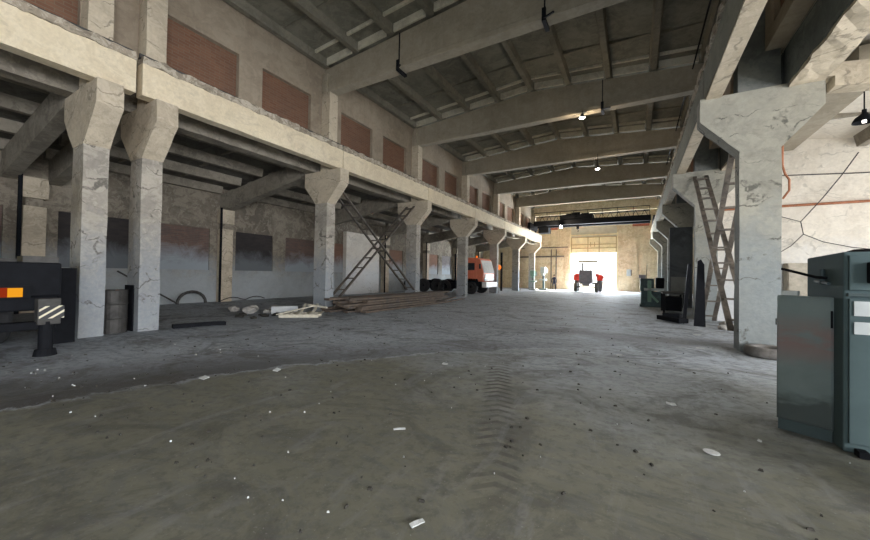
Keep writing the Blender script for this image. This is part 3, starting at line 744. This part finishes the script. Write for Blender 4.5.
b = MB(); b.tube([(-8.3, 1.80, .55), (-8.3, 1.80, .06)], .085, 14); b.tube([(-8.3, 1.80, .10), (-8.3, 1.80, .0)], [.12, .14], 14); b.build('outrigger_leg', 'dark', t)
pm, pnt = newmat('hazard stripes'); g = NT(pnt)
pos = g.n('ShaderNodeNewGeometry').outputs['Position']; s = g.n('ShaderNodeSeparateXYZ'); g.l(pos, s.inputs[0])
w = g.math('SINE', g.math('MULTIPLY', g.math('SUBTRACT', g.math('MULTIPLY', s.outputs[2], 1.35), s.outputs[1]), 42))
g.finish(g.ramp(w, [(.45, (.05, .05, .055)), (.55, (.78, .72, .55))]), .6); M['hazard'] = pm
b = MB(); b.box(-8.21, -8.19, 1.70, 1.98, .60, .80); b.build('hazard_plate', 'hazard', t)['label'] = 'striped warning plate'
for xx in (-10.2, -11.5, -14.0):
    for yy in (-.25, 1.55):
        m, _ = MB().lathe((xx, yy-.15, .5), (0, 1, 0), [(.12, .03), (.25, 0), (.44, 0), (.5, .06), (.5, .24), (.44, .3), (.25, .3), (.12, .27)], 28); m.build('wheel', 'rubber', t)
b = MB(); b.box(-15.2, -13.2, -.45, 1.9, 1.56, 2.6); b.build('cab', 'dark', t, bevel=.06)
b = MB(); b.bar((-14.0, .9, 2.75), (-9.2, 1.02, 2.75), .42, .42); b.box(-12.6, -11.4, .2, 1.2, 1.56, 2.5); b.build('boom', 'yellow', t, bevel=.02)['label'] = 'yellow boom'
b = MB(); b.box(-9.35, -9.15, .86, 1.235, 2.45, 3.35); b.build('boom_head', 'yellow', t, bevel=.02)['label'] = 'yellow boom head'
# dark rubber sheet / mudguard post between vehicle and first column
o = MB().box(-9.45, -9.37, 2.05, 2.42, 0, 1.42).build('steel_plate', 'dark')
tag(o, 'black steel plate standing upright between the dark vehicle and the first column', 'plate')

# ------------------------------------------------------------------ orange truck
t = thing('orange_truck', (-12, 25, 0), 'orange cab-over lorry parked in the left aisle behind a column', 'lorry')
y0, y1 = 24.0, 26.35
prof = [(-11.9, .95), (-9.75, .95), (-9.68, 1.55), (-9.98, 2.60), (-10.15, 2.72), (-11.9, 2.75)]
MB().poly_prism(prof, 'y', y0, y1).build('cab', 'orange', t, bevel=.06)
dm = MB(); dm.box(-11.25, -10.22, y0-.03, y0+.01, 1.0, 2.55); d1 = dm.build('door', 'orange', t, bevel=.02)
MB().box(-11.05, -10.38, y0-.045, y0-.02, 1.80, 2.33).build('side_window', 'glassdark', d1)
MB().box(-11.15, -11.05, y0-.07, y0-.03, 1.55, 1.60).build('door_handle', 'dark', d1)
ws = MB(); ws.poly_prism([(-9.70, 1.62), (-9.66, 1.62), (-9.93, 2.54), (-9.97, 2.54)], 'y', y0+.12, y1-.12); ws.build('windscreen', 'windscreen', t)
fr = MB(); fr.poly_prism([(-9.73, 1.0), (-9.69, 1.0), (-9.64, 1.5), (-9.68, 1.5)], 'y', y0+.35, y1-.35); fr.build('grille', 'chrome', t)
for yy in (y0+.28, y1-.28):
    m, _ = MB().lathe((-9.72, yy, 1.12), (1, 0, 0), [(0, 0), (.11, 0), (.11, .06), (0, .08)], 14); m.build('headlight', 'windscreen', t)
MB().box(-9.8, -9.45, y0, y1, .52, .92).build('bumper', 'chrome', t, bevel=.04)
m, _ = MB().lathe((-10.4, y0+.4, 2.73), (0, 0, 1), [(.07, 0), (.07, .12), (.03, .17), (0, .17)], 12); m.build('beacon', 'orangelamp', t)
for yy in (24.5, 25.6): MB().box(-17+1.2, -10.2, yy, yy+.14, .72, .98).build('chassis_rail', 'dark', t)
for xx, yl in ((-10.75, (24.0, 26.0)), (-13.65, (24.05, 25.9)), (-14.95, (24.05, 25.9))):
    for yy in yl:
        m, _ = MB().lathe((xx, yy, .55), (0, 1, 0), [(.1, .06), (.22, .02), (.3, .06), (.46, 0), (.54, .07), (.55, .28), (.48, .34), (.3, .32), (.1, .28)], 28); m.build('wheel', 'rubber', t)
    MB().tube([(xx, 24.2, .55), (xx, 26.1, .55)], .09).build('axle', 'dark', t)
MB().box(-11.55, -9.95, y0+.05, y1-.05, .62, .96).build('engine', 'dark', t)
ft = MB(); ft.box(-13.0, -12.0, y0+.1, y0+.55, .35, .85); ft.build('fuel_tank', 'dark', t, bevel=.05)
ax = MB(); ax.tube([(-12.15, 24.3, .9), (-12.15, 24.3, 2.9), (-12.15, 24.3, 3.05)], .06); ax.build('exhaust_stack', 'dark', t)
mr = MB(); mr.box(-9.95, -9.86, y0-.22, y0-.08, 1.9, 2.25); mr.bar((-9.95, y0, 2.3), (-9.9, y0-.15, 2.25), .02); mr.build('wing_mirror', 'dark', t)
mg = MB(); mg.poly_prism([(-11.45, .9), (-11.35, 1.15), (-10.15, 1.15), (-10.05, .9)], 'y', y0-.03, y0+.4); mg.build('mudguard', 'dark', t)
# spare tyres standing beside the lorry
for k, (x, y, lab) in enumerate([(-12.6, 23.3, 'big worn tyre standing behind the column before the orange lorry'), (-15.9, 23.4, 'big worn tyre standing against the aisle wall left of the orange lorry')]):
    m, _ = MB().lathe((x, y, .52), (0, 1, 0), [(.27, .04), (.3, 0), (.46, 0), (.52, .06), (.52, .22), (.46, .28), (.3, .28), (.27, .24), (.27, .04)], 28)
    tag(m.build('tyre', 'rubber', None), lab, 'tyre')

# orange signal disc on a post
t = thing('signal_post', (-10.95, 31.6, 0), 'dark post with a glowing orange round signal beyond the orange lorry', 'signal')
MB().bar((-10.95, 31.6, 0), (-10.95, 31.6, 3.6), .16).build('post', 'dark', t)
m, _ = MB().lathe((-11.18, 31.5, 2.2), (0, -1, 0), [(0, 0), (.24, 0), (.24, .05), (0, .07)], 20); m.build('signal_lamp', 'orangelamp', t)
MB().bar((-10.95, 31.55, 2.2), (-11.2, 31.52, 2.2), .05).build('bracket', 'dark', t)

# ------------------------------------------------------------------ far machines
def drill(x, y, h, m1, m2, label):
    t = thing('drill_press', (x, y, 0), label, 'machine')
    MB().box(x-.38, x+.38, y-.3, y+.3, 0, .16).build('base', m2, t, bevel=.02)
    MB().tube([(x, y+.1, .16), (x, y+.1, h*.93)], .11, 12).build('pillar', m2, t)
    MB().box(x-.32, x+.32, y-.42, y+.12, h*.42, h*.48).build('table', m1, t, bevel=.01)
    b = MB(); b.box(x-.22, x+.22, y-.45, y+.3, h*.72, h); b.box(x-.14, x+.14, y-.42, y-.12, h*.62, h*.72); b.build('head', m1, t, bevel=.04)
    MB().tube([(x, y-.27, h*.5), (x, y-.27, h*.63)], .05).build('spindle', 'steel', t)
    MB().tube([(x+.22, y-.3, h*.74), (x+.42, y-.42, h*.6)], .015).build('feed_handle', 'steel', t)
    b = MB(); b.box(x+.08, x+.3, y+.25, y+.5, h*.74, h*.94); b.build('motor', m2, t, bevel=.03)
drill(-9.15, 36.2, 2.0, 'machinegreen', 'machinepale', 'pale green pillar drill between the last two columns of the left row')
drill(-8.35, 37.2, 2.4, 'machinepale', 'machine', 'taller grey pillar drill beside the last column of the left row')

# pipes on the far wall, left of the gate
for k, x in enumerate((-8.42, -7.87)):
    tag(MB().tube([(x, YF-.12, 0), (x, YF-.12, 4.4), (x, YF-.02, 4.5)], .06).build('wall_pipe', 'brace'), 'upright pipe on the far wall, ' + ('the one farther from the gate', 'the one nearer the gate')[k], 'pipe')
tag(MB().tube([(-12.2, YF-.22, 3.68), (-7.0, YF-.22, 3.72)], .08).build('wall_pipe', 'brace'), 'thick level pipe across the far wall left of the gate', 'pipe')
tag(MB().tube([(-12.2, YF-.22, 4.7), (-6.6, YF-.22, 4.75)], .06).build('wall_pipe', 'brace'), 'thin upper level pipe across the far wall left of the gate', 'pipe')
t = thing('switch_box', (-.6, YF-.12, 1.6), 'pale electrical switch box on the far wall right of the gate', 'switch box')
MB().box(-.85, -.45, YF-.14, YF, 1.6, 2.3).build('box', 'machinepale', t, bevel=.01); MB().box(-.47, -.38, YF-.16, YF-.0, 1.65, 2.25).build('side_door', 'steel', t)
tag(MB().box(-.35, 1.15, YF-.07, YF-.01, 6.75, 7.2).build('wall_sign', 'redsign'), 'faded red board high on the far wall right of the gate', 'board')
tag(MB().box(-8.75, -7.75, YF-.07, YF-.01, 6.75, 7.2).build('wall_sign', 'redsign'), 'faded red board high on the far wall left of the gate', 'board')

# ------------------------------------------------------------------ tractor in the gate
tx, ty = -4.12, 37.3
t = t_tractor = thing('tractor', (tx, ty, 0), 'tractor with canopy and red fenders standing in the far gate', 'tractor')
MB().box(tx-.52, tx+.52, ty-1.5, ty+.4, .80, 1.85).build('bonnet', 'tractor', t, bevel=.08)
MB().box(tx-.44, tx+.44, ty-1.55, ty-1.5, .9, 1.75).build('grille', 'tractor', t)
MB().box(tx-.3, tx+.3, ty-1.3, ty+1.4, .5, .88).build('chassis', 'tractor', t)
for s_ in (-1, 1):
    m, _ = MB().lathe((tx+s_*.82-.14, ty-1.0, .42), (1, 0, 0), [(.08, .05), (.2, 0), (.36, 0), (.42, .05), (.42, .23), (.36, .28), (.2, .28), (.08, .23)], 24); m.build('front_wheel', 'rubberdustglare', t)
    m, _ = MB().lathe((tx+s_*.92-.2, ty+1.0, .72), (1, 0, 0), [(.1, .08), (.35, 0), (.62, 0), (.72, .06), (.72, .34), (.62, .4), (.35, .4), (.1, .32)], 28); m.build('rear_wheel', 'rubberdustglare', t)
    b = MB(); b.poly_prism([(ty+.2, 1.0), (ty+.35, 1.45), (ty+.8, 1.62), (ty+1.4, 1.55), (ty+1.75, 1.2), (ty+1.7, 1.15), (ty+1.35, 1.45), (ty+.8, 1.52), (ty+.42, 1.38), (ty+.28, .98)], 'x', tx+s_*.95-.24, tx+s_*.95+.24); b.build('fender', 'tractorred', t)
    MB().tube([(tx+s_*.62, ty+.3, 1.4), (tx+s_*.62, ty+.35, 2.62)], .035).build('canopy_post', 'steel', t)
    MB().tube([(tx+s_*.62, ty+1.5, 1.4), (tx+s_*.62, ty+1.45, 2.62)], .035).build('canopy_post', 'steel', t)
    m, _ = MB().lathe((tx+s_*.78, ty-.2, 1.42), (0, -1, 0), [(0, 0), (.13, 0), (.14, .1), (0, .12)], 14); m.build('headlight', 'tractorred', t)
MB().tube([(tx-.8, ty-1.0, .42), (tx+.8, ty-1.0, .42)], .06).build('front_axle', 'steel', t)
MB().tube([(tx-.9, ty+1.0, .72), (tx+.9, ty+1.0, .72)], .09).build('rear_axle', 'steel', t)
MB().box(tx-.78, tx+.78, ty+.1, ty+1.7, 2.55, 2.75).build('canopy', 'gateupper', t, bevel=.03)
MB().box(tx-.25, tx+.25, ty+.85, ty+1.35, .95, 1.6).build('seat', 'rubber', t, bevel=.04)
m, _ = MB().lathe((tx, ty+.55, 1.9), (0, -.5, 1), [(.2, 0), (.22, .015), (.2, .03), (.18, .015), (.2, 0)], 18); m.build('steering_wheel', 'rubber', t)
MB().tube([(tx-.3, ty-.7, 1.7), (tx-.3, ty-.7, 2.5)], .04).build('exhaust_pipe', 'steel', t)

# ------------------------------------------------------------------ person
def person(px, py, label):
    t = thing('person', (px, py, 0), label, 'person')
    me = bpy.data.meshes.new('body'); o = bpy.data.objects.new('body', me); COL.objects.link(o); o.parent = t
    V = [((0,0,.94),.13),((0,0,1.15),.135),((0,-.01,1.33),.15),((0,0,1.46),.06),((0,-.01,1.53),.06),((0,-.015,1.62),.095),((0,-.01,1.70),.07),
         ((-.18,0,1.40),.055),((-.24,.02,1.14),.045),((-.25,-.06,.90),.034),((-.25,-.09,.80),.03),
         ((.18,0,1.40),.055),((.24,.03,1.14),.045),((.24,-.03,.90),.034),((.24,-.06,.80),.03),
         ((-.10,0,.86),.09),((-.11,-.03,.48),.062),((-.12,.03,.09),.042),((-.13,-.12,.035),.035),
         ((.10,0,.86),.09),((.12,.02,.48),.062),((.13,.08,.09),.042),((.14,-.06,.035),.035)]
    E_ = [(0,1),(1,2),(2,3),(3,4),(4,5),(5,6),(2,7),(7,8),(8,9),(9,10),(2,11),(11,12),(12,13),(13,14),(0,15),(15,16),(16,17),(17,18),(0,19),(19,20),(20,21),(21,22)]
    me.from_pydata([v for v, _ in V], E_, []); me.update()
    sk = o.modifiers.new('s', 'SKIN'); sk.use_smooth_shade = True
    for i, (_, r_) in enumerate(V):
        me.skin_vertices[0].data[i].radius = (r_, r_*(.75 if i in (1, 2) else 1)); 
    me.skin_vertices[0].data[0].use_root = True
    ss = o.modifiers.new('u', 'SUBSURF'); ss.levels = 1; ss.render_levels = 1
    dg = bpy.context.evaluated_depsgraph_get(); dg.update()
    me2 = bpy.data.meshes.new_from_object(o.evaluated_get(dg)); o.modifiers.clear(); o.data = me2
    me2.materials.clear()
    for m_ in ('skin', 'cloth', 'rubber'): me2.materials.append(M[m_])
    for p in me2.polygons:
        z = p.center.z; hand = abs(p.center.x) > .2 and z < .88
        p.material_index = 0 if (z > 1.49 or hand) else (2 if z < .09 else 1)
    hb = MB(); v0 = set()
    bmesh.ops.create_uvsphere(hb.bm, u_segments=14, v_segments=8, radius=.105)
    for v in hb.bm.verts: v.co = Vector((v.co.x*.95, v.co.y+.015, max(v.co.z, -.03) + 1.66))
    for v in hb.bm.verts: v.co += Vector((px, py, 0))
    hb.build('hair', 'hair', t, smooth=True)
    for s_ in (-1, 1):
        hn = MB()
        for f in range(4): hn.tube([(px+s_*.245-.02*f+.03, py-.09, .80), (px+s_*.245-.02*f+.03, py-.11, .75), (px+s_*.245-.02*f+.03, py-.10, .71+.008*abs(f-1.5))], .009, 6)
        hn.tube([(px+s_*.22, py-.11, .81), (px+s_*.20, py-.13, .77)], .010, 6)
        hn.build('fingers', 'skin', t)
    t.scale = (.93, .93, .93)
    return t
t_tractor.scale = (1.12, 1.12, 1.12)
person(-6.99, 35.8, 'person in dark blue work clothes standing left of the gate with arms down')

# ------------------------------------------------------------------ right hand side: machines behind the braces
t = thing('milling_machine', (.70, 20.6, 0), 'teal workshop machine standing in front of the shaded right column', 'machine')
b = MB(); b.box(.22, 1.12, 20.3, 21.0, 0, .75); b.box(.17, 1.2, 20.2, 21.1, 0, .12); b.build('base', 'machine', t, bevel=.03)
b = MB(); b.box(.18, .78, 20.35, 20.95, .75, 1.40); b.build('column', 'machine', t, bevel=.05)
b = MB(); b.box(.35, 1.18, 20.1, 20.8, .80, .92); b.build('table', 'machinepale', t, bevel=.01)
b = MB(); b.box(.5, .66, 20.1, 20.3, .25, 1.3); b.bar((.55, 20.2, .7), (.95, 20.15, .25), .1); b.build('pedestal', 'machinegreen', t, bevel=.02)
b = MB(); b.box(.85, 1.2, 20.3, 20.9, .92, 1.45); b.build('motor', 'dark', t, bevel=.04)
b = MB(); b.box(.12, .42, 20.35, 20.6, 1.4, 1.58); b.build('control_box', 'tractor', t, bevel=.01)
MB().tube([(.45, 20.5, 1.4), (.48, 20.5, 2.1)], .012).build('rod', 'steel', t)
t = thing('workbench', (1.3, 17.6, 0), 'dark steel workbench behind the upright steel plate', 'workbench')
MB().box(.95, 1.72, 17.0, 18.4, .78, .86).build('bench_top', 'steel', t)
for x, y in ((1.0, 17.05), (1.67, 17.05), (1.0, 18.35), (1.67, 18.35)): MB().bar((x, y, 0), (x, y, .78), .07).build('leg', 'dark', t)
MB().box(1.05, 1.62, 17.15, 18.3, .10, .66).build('drawer_box', 'dark', t, bevel=.02)
t = thing('shade_screen', (1.93, 20.9, 0), 'tall dark screen added in place of the shade on the front of the right column', 'screen')  # added sheet; its dark colour stands in for the column's shade
M['sheet'] = plain('dark blue grey shade screen', (.085, .095, .105), .7, 0, .3, 2.5, (.05, .055, .06)); M['sheetpale'] = plain('paler grey shade screen', (.20, .205, .20), .7, 0, .2, 2)
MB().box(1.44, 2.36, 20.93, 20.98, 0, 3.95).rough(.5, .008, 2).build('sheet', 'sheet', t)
MB().box(1.50, 2.25, 20.90, 20.93, .45, 1.5).build('lower_shade_panel', 'sheetpale', t)['label'] = 'paler lower panel of the added shade screen'
b = MB(); b.poly_prism([(1.52, 0), (1.80, 0), (1.76, 1.85), (1.68, 2.0), (1.60, 1.95)], 'y', 13.0, 13.07)
tag(b.build('steel_plate', 'dark'), 'tall tapering dark steel plate standing before the crossed braces', 'plate')
b = MB(); b.bar((1.38, 14.1, 0), (1.56, 14.4, 1.9), .12, .1)
tag(b.build('steel_beam', 'dark'), 'narrow dark steel beam leaning behind the tapering plate', 'beam')
b = MB(); b.bar((.75, 14.2, .1), (1.3, 13.3, .1), .3, .14); b.bar((.8, 13.8, .23), (1.25, 13.6, .23), .2, .12)
tag(b.build('scrap_casting', 'dark'), 'dark scrap casting on the floor by the tapering plate', 'scrap')
for k, (x, y, s_) in enumerate([(2.15, 12.6, .12), (2.35, 13.4, .16), (2.5, 12.0, .11), (2.3, 11.2, .1)]):
    o = MB().blob((x, y, s_*.45), s_, 40+k, 2, (1, 1.2, .7)).build('rubble_lump', 'rubble')
    tag(o, 'plaster lump at the foot of the cross wall braces, ' + ('second nearest', 'largest', 'farthest from the nave', 'nearest the big column')[k], 'rubble', 'plaster lumps by the right braces')

# tyre at the big column
tyx, tyy = 2.13, 8.70
m, _ = MB().lathe((tyx, tyy, 0), (0, 0, 1), [(.19, .03), (.22, 0), (.31, 0), (.345, .05), (.345, .13), (.31, .18), (.22, .18), (.19, .15), (.19, .03)], 36)
tag(m.build('tyre', 'rubberdustglare', smooth=True), 'worn car tyre lying flat at the foot of the big grey column', 'tyre')

# ------------------------------------------------------------------ grey green cabinets
t = thing('control_cabinet', (1.36, 4.6, 0), 'slim grey green steel control cabinet with a dark kick plate', 'cabinet')
Mx = Matrix.Translation((1.176, 4.56, 0)) @ Matrix.Rotation(R(-27), 4, 'Z')
b = MB(); b.box(0, .366, 0, .09, .10, 1.27, Mx); b.build('body', 'cabA', t, bevel=.008)
b = MB(); b.box(.01, .356, .01, .08, 0, .10, Mx); b.build('plinth', 'cabinetlow', t)
b = MB(); b.box(.010, .356, -.012, 0, .12, 1.25, Mx); dr = b.build('door', 'cabA', t, bevel=.004)
b = MB(); b.box(.35, .364, -.02, -.010, 1.0, 1.15, Mx); b.build('hinge', 'dark', dr)
b = MB(); b.box(-.02, .0, .05, .09, .98, 1.04, Mx); b.build('push_button', 'dark', t)
b = MB(); b.box(0.03, .14, .012, .09, 1.272, 1.315, Mx)
tag(b.build('junction_box', 'label', bevel=.004), 'small white junction box on top of the slim cabinet', 'box')
t = thing('switchgear_cabinet', (2.0, 4.6, 0), 'large grey green switchgear cabinet with pale labels at the right edge', 'cabinet')
b = MB(); b.poly_prism([(4.24, 0), (4.96, 0), (4.96, 1.64), (4.24, 1.66)], 'x', 1.505, 2.55); b.build('body', 'cabinet', t, bevel=.012)
b = MB(); b.box(1.53, 2.50, 4.215, 4.24, .08, 1.27); d_ = b.build('lower_door', 'cabinet', t, bevel=.005)
b = MB(); b.box(1.53, 2.50, 4.215, 4.24, 1.34, 1.63); b.build('upper_door', 'cabinet', t, bevel=.005)
b = MB(); b.box(1.52, 2.5, 4.2, 4.23, 1.29, 1.315); b.build('trim_strip', 'cabinetlow', t)
b = MB(); b.box(1.555, 1.75, 4.205, 4.217, 1.13, 1.25); b.build('label_plate', 'label', t)
b = MB(); b.box(1.555, 1.75, 4.205, 4.217, .98, 1.08); b.build('label_plate', 'label', t)
b = MB(); b.box(1.625, 1.72, 4.15, 4.22, 1.40, 1.57); b.build('handle', 'dark', t, bevel=.01)
b = MB(); b.box(1.56, 1.62, 4.14, 4.22, .0, .05); b.build('foot', 'dark', t)
m, _ = MB().lathe((1.72, 4.45, 1.64), (0, 0, 1), [(.13, 0), (.13, .03), (.08, .05), (0, .05)], 18); m.build('vent_cap', 'dark', t)
b = MB(); b.box(1.85, 2.3, 4.3, 4.75, 1.64, 1.70); b.tube([(1.78, 4.32, 1.68), (2.1, 4.4, 1.70), (2.5, 4.35, 1.69)], .022); b.build('conduit', 'machinepale', t)
b = MB(); b.tube([(1.505, 4.52, 1.44), (1.46, 4.60, 1.445), (1.31, 4.92, 1.53)], .013); b.build('lever', 'dark', t)
b = MB(); b.tube([(1.49, 4.58, 1.38), (1.49, 4.58, 1.52)], .018); b.tube([(1.49, 4.45, 1.39), (1.49, 4.72, 1.41)], .014); b.build('linkage', 'cabinetlow', t)

# beige locker by the cross wall
t = thing('locker', (4.28, 14.9, 0), 'beige locker against the whitewashed cross wall behind the cabinets', 'locker')
M['beige'] = plain('beige locker paint', (.42, .38, .31), .7)
MB().box(4.05, 4.5, 14.75, 15.15, 0, 1.95).build('body', 'beige', t, bevel=.01)
MB().box(4.07, 4.48, 14.73, 14.75, .06, 1.9).build('door', 'beige', t, bevel=.004)

# pipes, cables and cracks on the cross wall
def wire(name, pts, r, mat, label, cat='cable', group=None):
    return tag(MB().tube(pts, r, 6).build(name, mat), label, cat, group)
wire('heating_pipe', [(2.45, 15.08, 3.77), (5.9, 15.08, 3.77), (8.7, 15.08, 3.77)], .04, 'rust', 'rusty red pipe running level along the whitewashed cross wall', 'pipe')
wire('cable', [(2.45, 15.14, 4.68), (3.1, 15.14, 4.70), (4.0, 15.14, 4.76), (5.8, 15.14, 4.62), (8.7, 15.14, 4.6)], .015, 'cable', 'thin cable along the cross wall above the red pipe')
wire('cable', [(5.62, 14.98, 5.2), (5.3, 15.0, 4.6), (4.9, 15.0, 3.95), (4.41, 15.0, 3.24), (3.9, 15.0, 3.45), (3.0, 15.0, 3.65)], .014, 'cable', 'drooping cable hanging from the aisle ceiling to the cross wall')
wire('cable', [(4.41, 15.0, 3.24), (4.47, 15.0, 2.85), (4.2, 15.02, 2.5), (3.7, 15.05, 2.1), (3.3, 15.1, 1.8)], .012, 'cable', 'loose cable end falling down the cross wall to the left')
wire('cable', [(4.47, 15.0, 2.85), (4.9, 15.0, 2.6), (5.5, 15.0, 2.42), (6.2, 15.0, 2.3)], .012, 'cable', 'loose cable end running down the cross wall to the right')
wire('cable', [(2.42, 9.1, 4.0), (2.42, 9.1, 3.62), (2.45, 9.08, 3.45), (2.50, 9.04, 3.32), (2.50, 9.04, 3.12), (2.42, 9.08, 2.97)], .018, 'rust', 'brown cable loop hanging on the edge of the big grey column')
# conductor line along the right upper wall
wire('power_line', [(1.68, y_, 8.0+.9 - (.06 if (k_ % 2) else 0)) for k_, y_ in enumerate([-5, 0, 6, 9, 12, 15, 18, 21, 24, 27, 30, 33, 36, 40])], .025, 'dark', 'dark power line along the top of the right upper wall')
wire('hanging_cable', [(-9.5, 27.5, 5.0), (-9.6, 29, 4.75), (-9.6, 31, 4.8), (-9.5, 33.0, 5.0)], .02, 'endrib', 'pale cable slung between the columns past the orange lorry')
wire('hanging_cable', [(-9.5, 33.5, 5.0), (-9.6, 35, 4.8), (-9.6, 37, 4.8), (-9.5, 39.0, 5.0)], .02, 'endrib', 'pale cable slung between the last two columns of the left row')
# brackets along the right beam
# ------------------------------------------------------------------ litter on the floor
m, _ = MB().lathe((.54, 3.59, .012), (.05, .05, 1), [(0, .0), (.055, .0), (.057, .004), (.055, .008), (.02, .009), (0, .009)], 24)
tag(m.build('plastic_lid', 'litter'), 'round white plastic lid lying on the open floor left of the cabinets', 'lid')
def bit(x, y, L, w, ang, label, mat='litter', name='paper_scrap'):
    b = MB(); M4 = Matrix.Translation((x, y, .004)) @ Matrix.Rotation(R(ang), 4, 'Z') @ Matrix.Rotation(R(8), 4, 'X')
    b.box(-L/2, L/2, -w/2, w/2, 0, .008, M4); b.rough(w, w*.25, 9)
    return tag(b.build(name, mat), label, 'scrap')
bit(-1.06, 1.69, .085, .028, 65, 'long white paper scrap at the bottom edge of the view')
bit(-1.85, 2.62, .11, .02, 40, 'pale splinter lying left of the tyre prints')
bit(-2.6, 4.9, .09, .05, 20, 'white scrap on the edge of the olive dust, nearest the dark soil')
bit(.35, 4.75, .09, .05, 10, 'white scrap straight behind the round plastic lid')
bit(-.25, 7.2, .12, .06, 30, 'white scrap in the middle distance right of the tyre prints')
bit(1.15, 8.9, .14, .06, -10, 'white scrap left of the big column')
bit(1.35, 11.0, .18, .08, 10, 'white scrap between the big column and the tapering plate')
bit(.95, 4.1, .05, .03, 70, 'small white scrap in front of the slim cabinet')
bit(-4.45, 3.25, .09, .08, 10, 'white lump on the dark soil left of the dust edge')
bit(-4.9, 2.5, .09, .08, 10, 'white lump on the dark soil nearest the parked vehicle')
lt = MB(); ls = MB(); rr = random.Random(3)
def _unused(): pass
def scatter(mb, n, smin, smax, flat, seed0):
    for k in range(n):
        y = 1.2 + 17*rr.random()**1.7; x = rr.uniform(-8 - y*.1, 1.5)
        s_ = rr.uniform(smin, smax)
        if (x < -7.8 and y > 6.5) or (x > 1.0 and 4.1 < y < 5.1): continue
        a = rr.random()*6.28; c, s2 = math.cos(a), math.sin(a); lx_, w_ = s_, s_*rr.uniform(.3, .8)
        vs = []
        for (p, q) in ((-1, -1), (1, -1), (1, 1), (-1, 1)):
            p *= lx_*rr.uniform(.6, 1); q *= w_*rr.uniform(.6, 1)
            vs.append((x+p*c-q*s2, y+p*s2+q*c))
        bot = [mb.bm.verts.new((u, v, -.004)) for u, v in vs]; top = [mb.bm.verts.new((x+(u-x)*.7, y+(v-y)*.7, .003+s_*flat*rr.uniform(.5, 1))) for u, v in vs]
        mb.bm.faces.new(top)
        for i in range(4): mb.bm.faces.new((bot[i], bot[(i+1) % 4], top[(i+1) % 4], top[i]))
scatter(lt, 150, .005, .012, .45, 0); scatter(ls, 420, .006, .024, .45, 1)
tag(lt.build('litter', 'litter'), 'tiny white bits of litter scattered over the floor', 'litter', kind='stuff')
tag(ls.build('gravel', 'stone'), 'dark crumbs and grit scattered over the floor', 'gravel', kind='stuff')

# ------------------------------------------------------------------ light
def area(name, loc, rot, sxx, syy, power, col, spread=180):
    l = bpy.data.lights.new(name, 'AREA'); l.shape = 'RECTANGLE'; l.size = sxx; l.size_y = syy; l.energy = power; l.color = col; l.spread = R(spread)
    o = bpy.data.objects.new(name, l); COL.objects.link(o); o.location = loc; o.rotation_euler = rot; return o
# daylight entering the open gate behind the viewpoint (faces +Y)
area('daylight_back_gate', ((BG0+BG1)/2, YB-.2, 2.8), (R(90), 0, 0), 5.0, 4.9, 330, (.78, .90, 1.0))
# daylight through the right aisle windows (faces -X)
for (y0_, y1_, z0_, z1_), pw_ in zip(RW, RWP):
    area('daylight_aisle_window', (8.75, (y0_+y1_)/2, (z0_+z1_)/2), (0, R(90), 0), z1_-z0_, y1_-y0_, pw_, (.96, .97, 1.0))
# daylight entering the far gate (faces -Y)
area('daylight_far_gate', ((GX0+GX1)/2, YF+.3, 2.0), (R(-90), 0, 0), 4.4, 4.0, 4800, (.84, .92, 1.0))
for (x, y, z, e) in ((-1.92, 15.0, 7.65, 60), (-1.85, 20.7, 7.1, 60), (-6.35, 35.2, 6.0, 350)):
    l = bpy.data.lights.new('lamp_light', 'POINT'); l.energy = e; l.color = (1, .80, .56); l.shadow_soft_size = .15
    o = bpy.data.objects.new('lamp_light', l); COL.objects.link(o); o.location = (x, y, z)
sun = bpy.data.lights.new('sun', 'SUN'); sun.energy = 50; sun.angle = R(.6); sun.color = (1, .86, .62)
so = bpy.data.objects.new('sun', sun); COL.objects.link(so); so.location = (0, 60, 20)
d = Vector((-.42, -.72, -.50)).normalized(); so.rotation_euler = d.to_track_quat('-Z', 'Y').to_euler()
w = bpy.data.worlds.new('sky'); SC.world = w; w.use_nodes = True
nt = w.node_tree; nt.nodes.clear()
bg = nt.nodes.new('ShaderNodeBackground'); out = nt.nodes.new('ShaderNodeOutputWorld')
bg.inputs[0].default_value = (.93, .97, 1.0, 1); bg.inputs[1].default_value = 3.0
nt.links.new(bg.outputs[0], out.inputs[0])

# ------------------------------------------------------------------ camera
yaw, pitch, roll = R(29.87), R(.767), R(.964)
fwd = Vector((-math.sin(yaw)*math.cos(pitch), math.cos(yaw)*math.cos(pitch), math.sin(pitch)))
right = Vector((math.cos(yaw), math.sin(yaw), 0)); up = right.cross(fwd)
ri = right*math.cos(roll) + up*math.sin(roll); ui = up*math.cos(roll) - right*math.sin(roll)
cam = bpy.data.cameras.new('camera'); cam.sensor_width = 36; cam.lens = 350*36/870; cam.clip_start = .05; cam.clip_end = 300
co = bpy.data.objects.new('camera', cam); COL.objects.link(co)
co.matrix_world = Matrix(((ri.x, ui.x, -fwd.x, 0), (ri.y, ui.y, -fwd.y, 0), (ri.z, ui.z, -fwd.z, 1.41), (0, 0, 0, 1)))
SC.camera = co
SC.view_settings.view_transform = 'Standard'; SC.view_settings.look = 'None'; SC.view_settings.exposure = 0.0; SC.view_settings.gamma = 1
SC.view_settings.use_curve_mapping = False
SC.cycles.max_bounces = 8; SC.cycles.diffuse_bounces = 5; SC.cycles.use_denoising = True
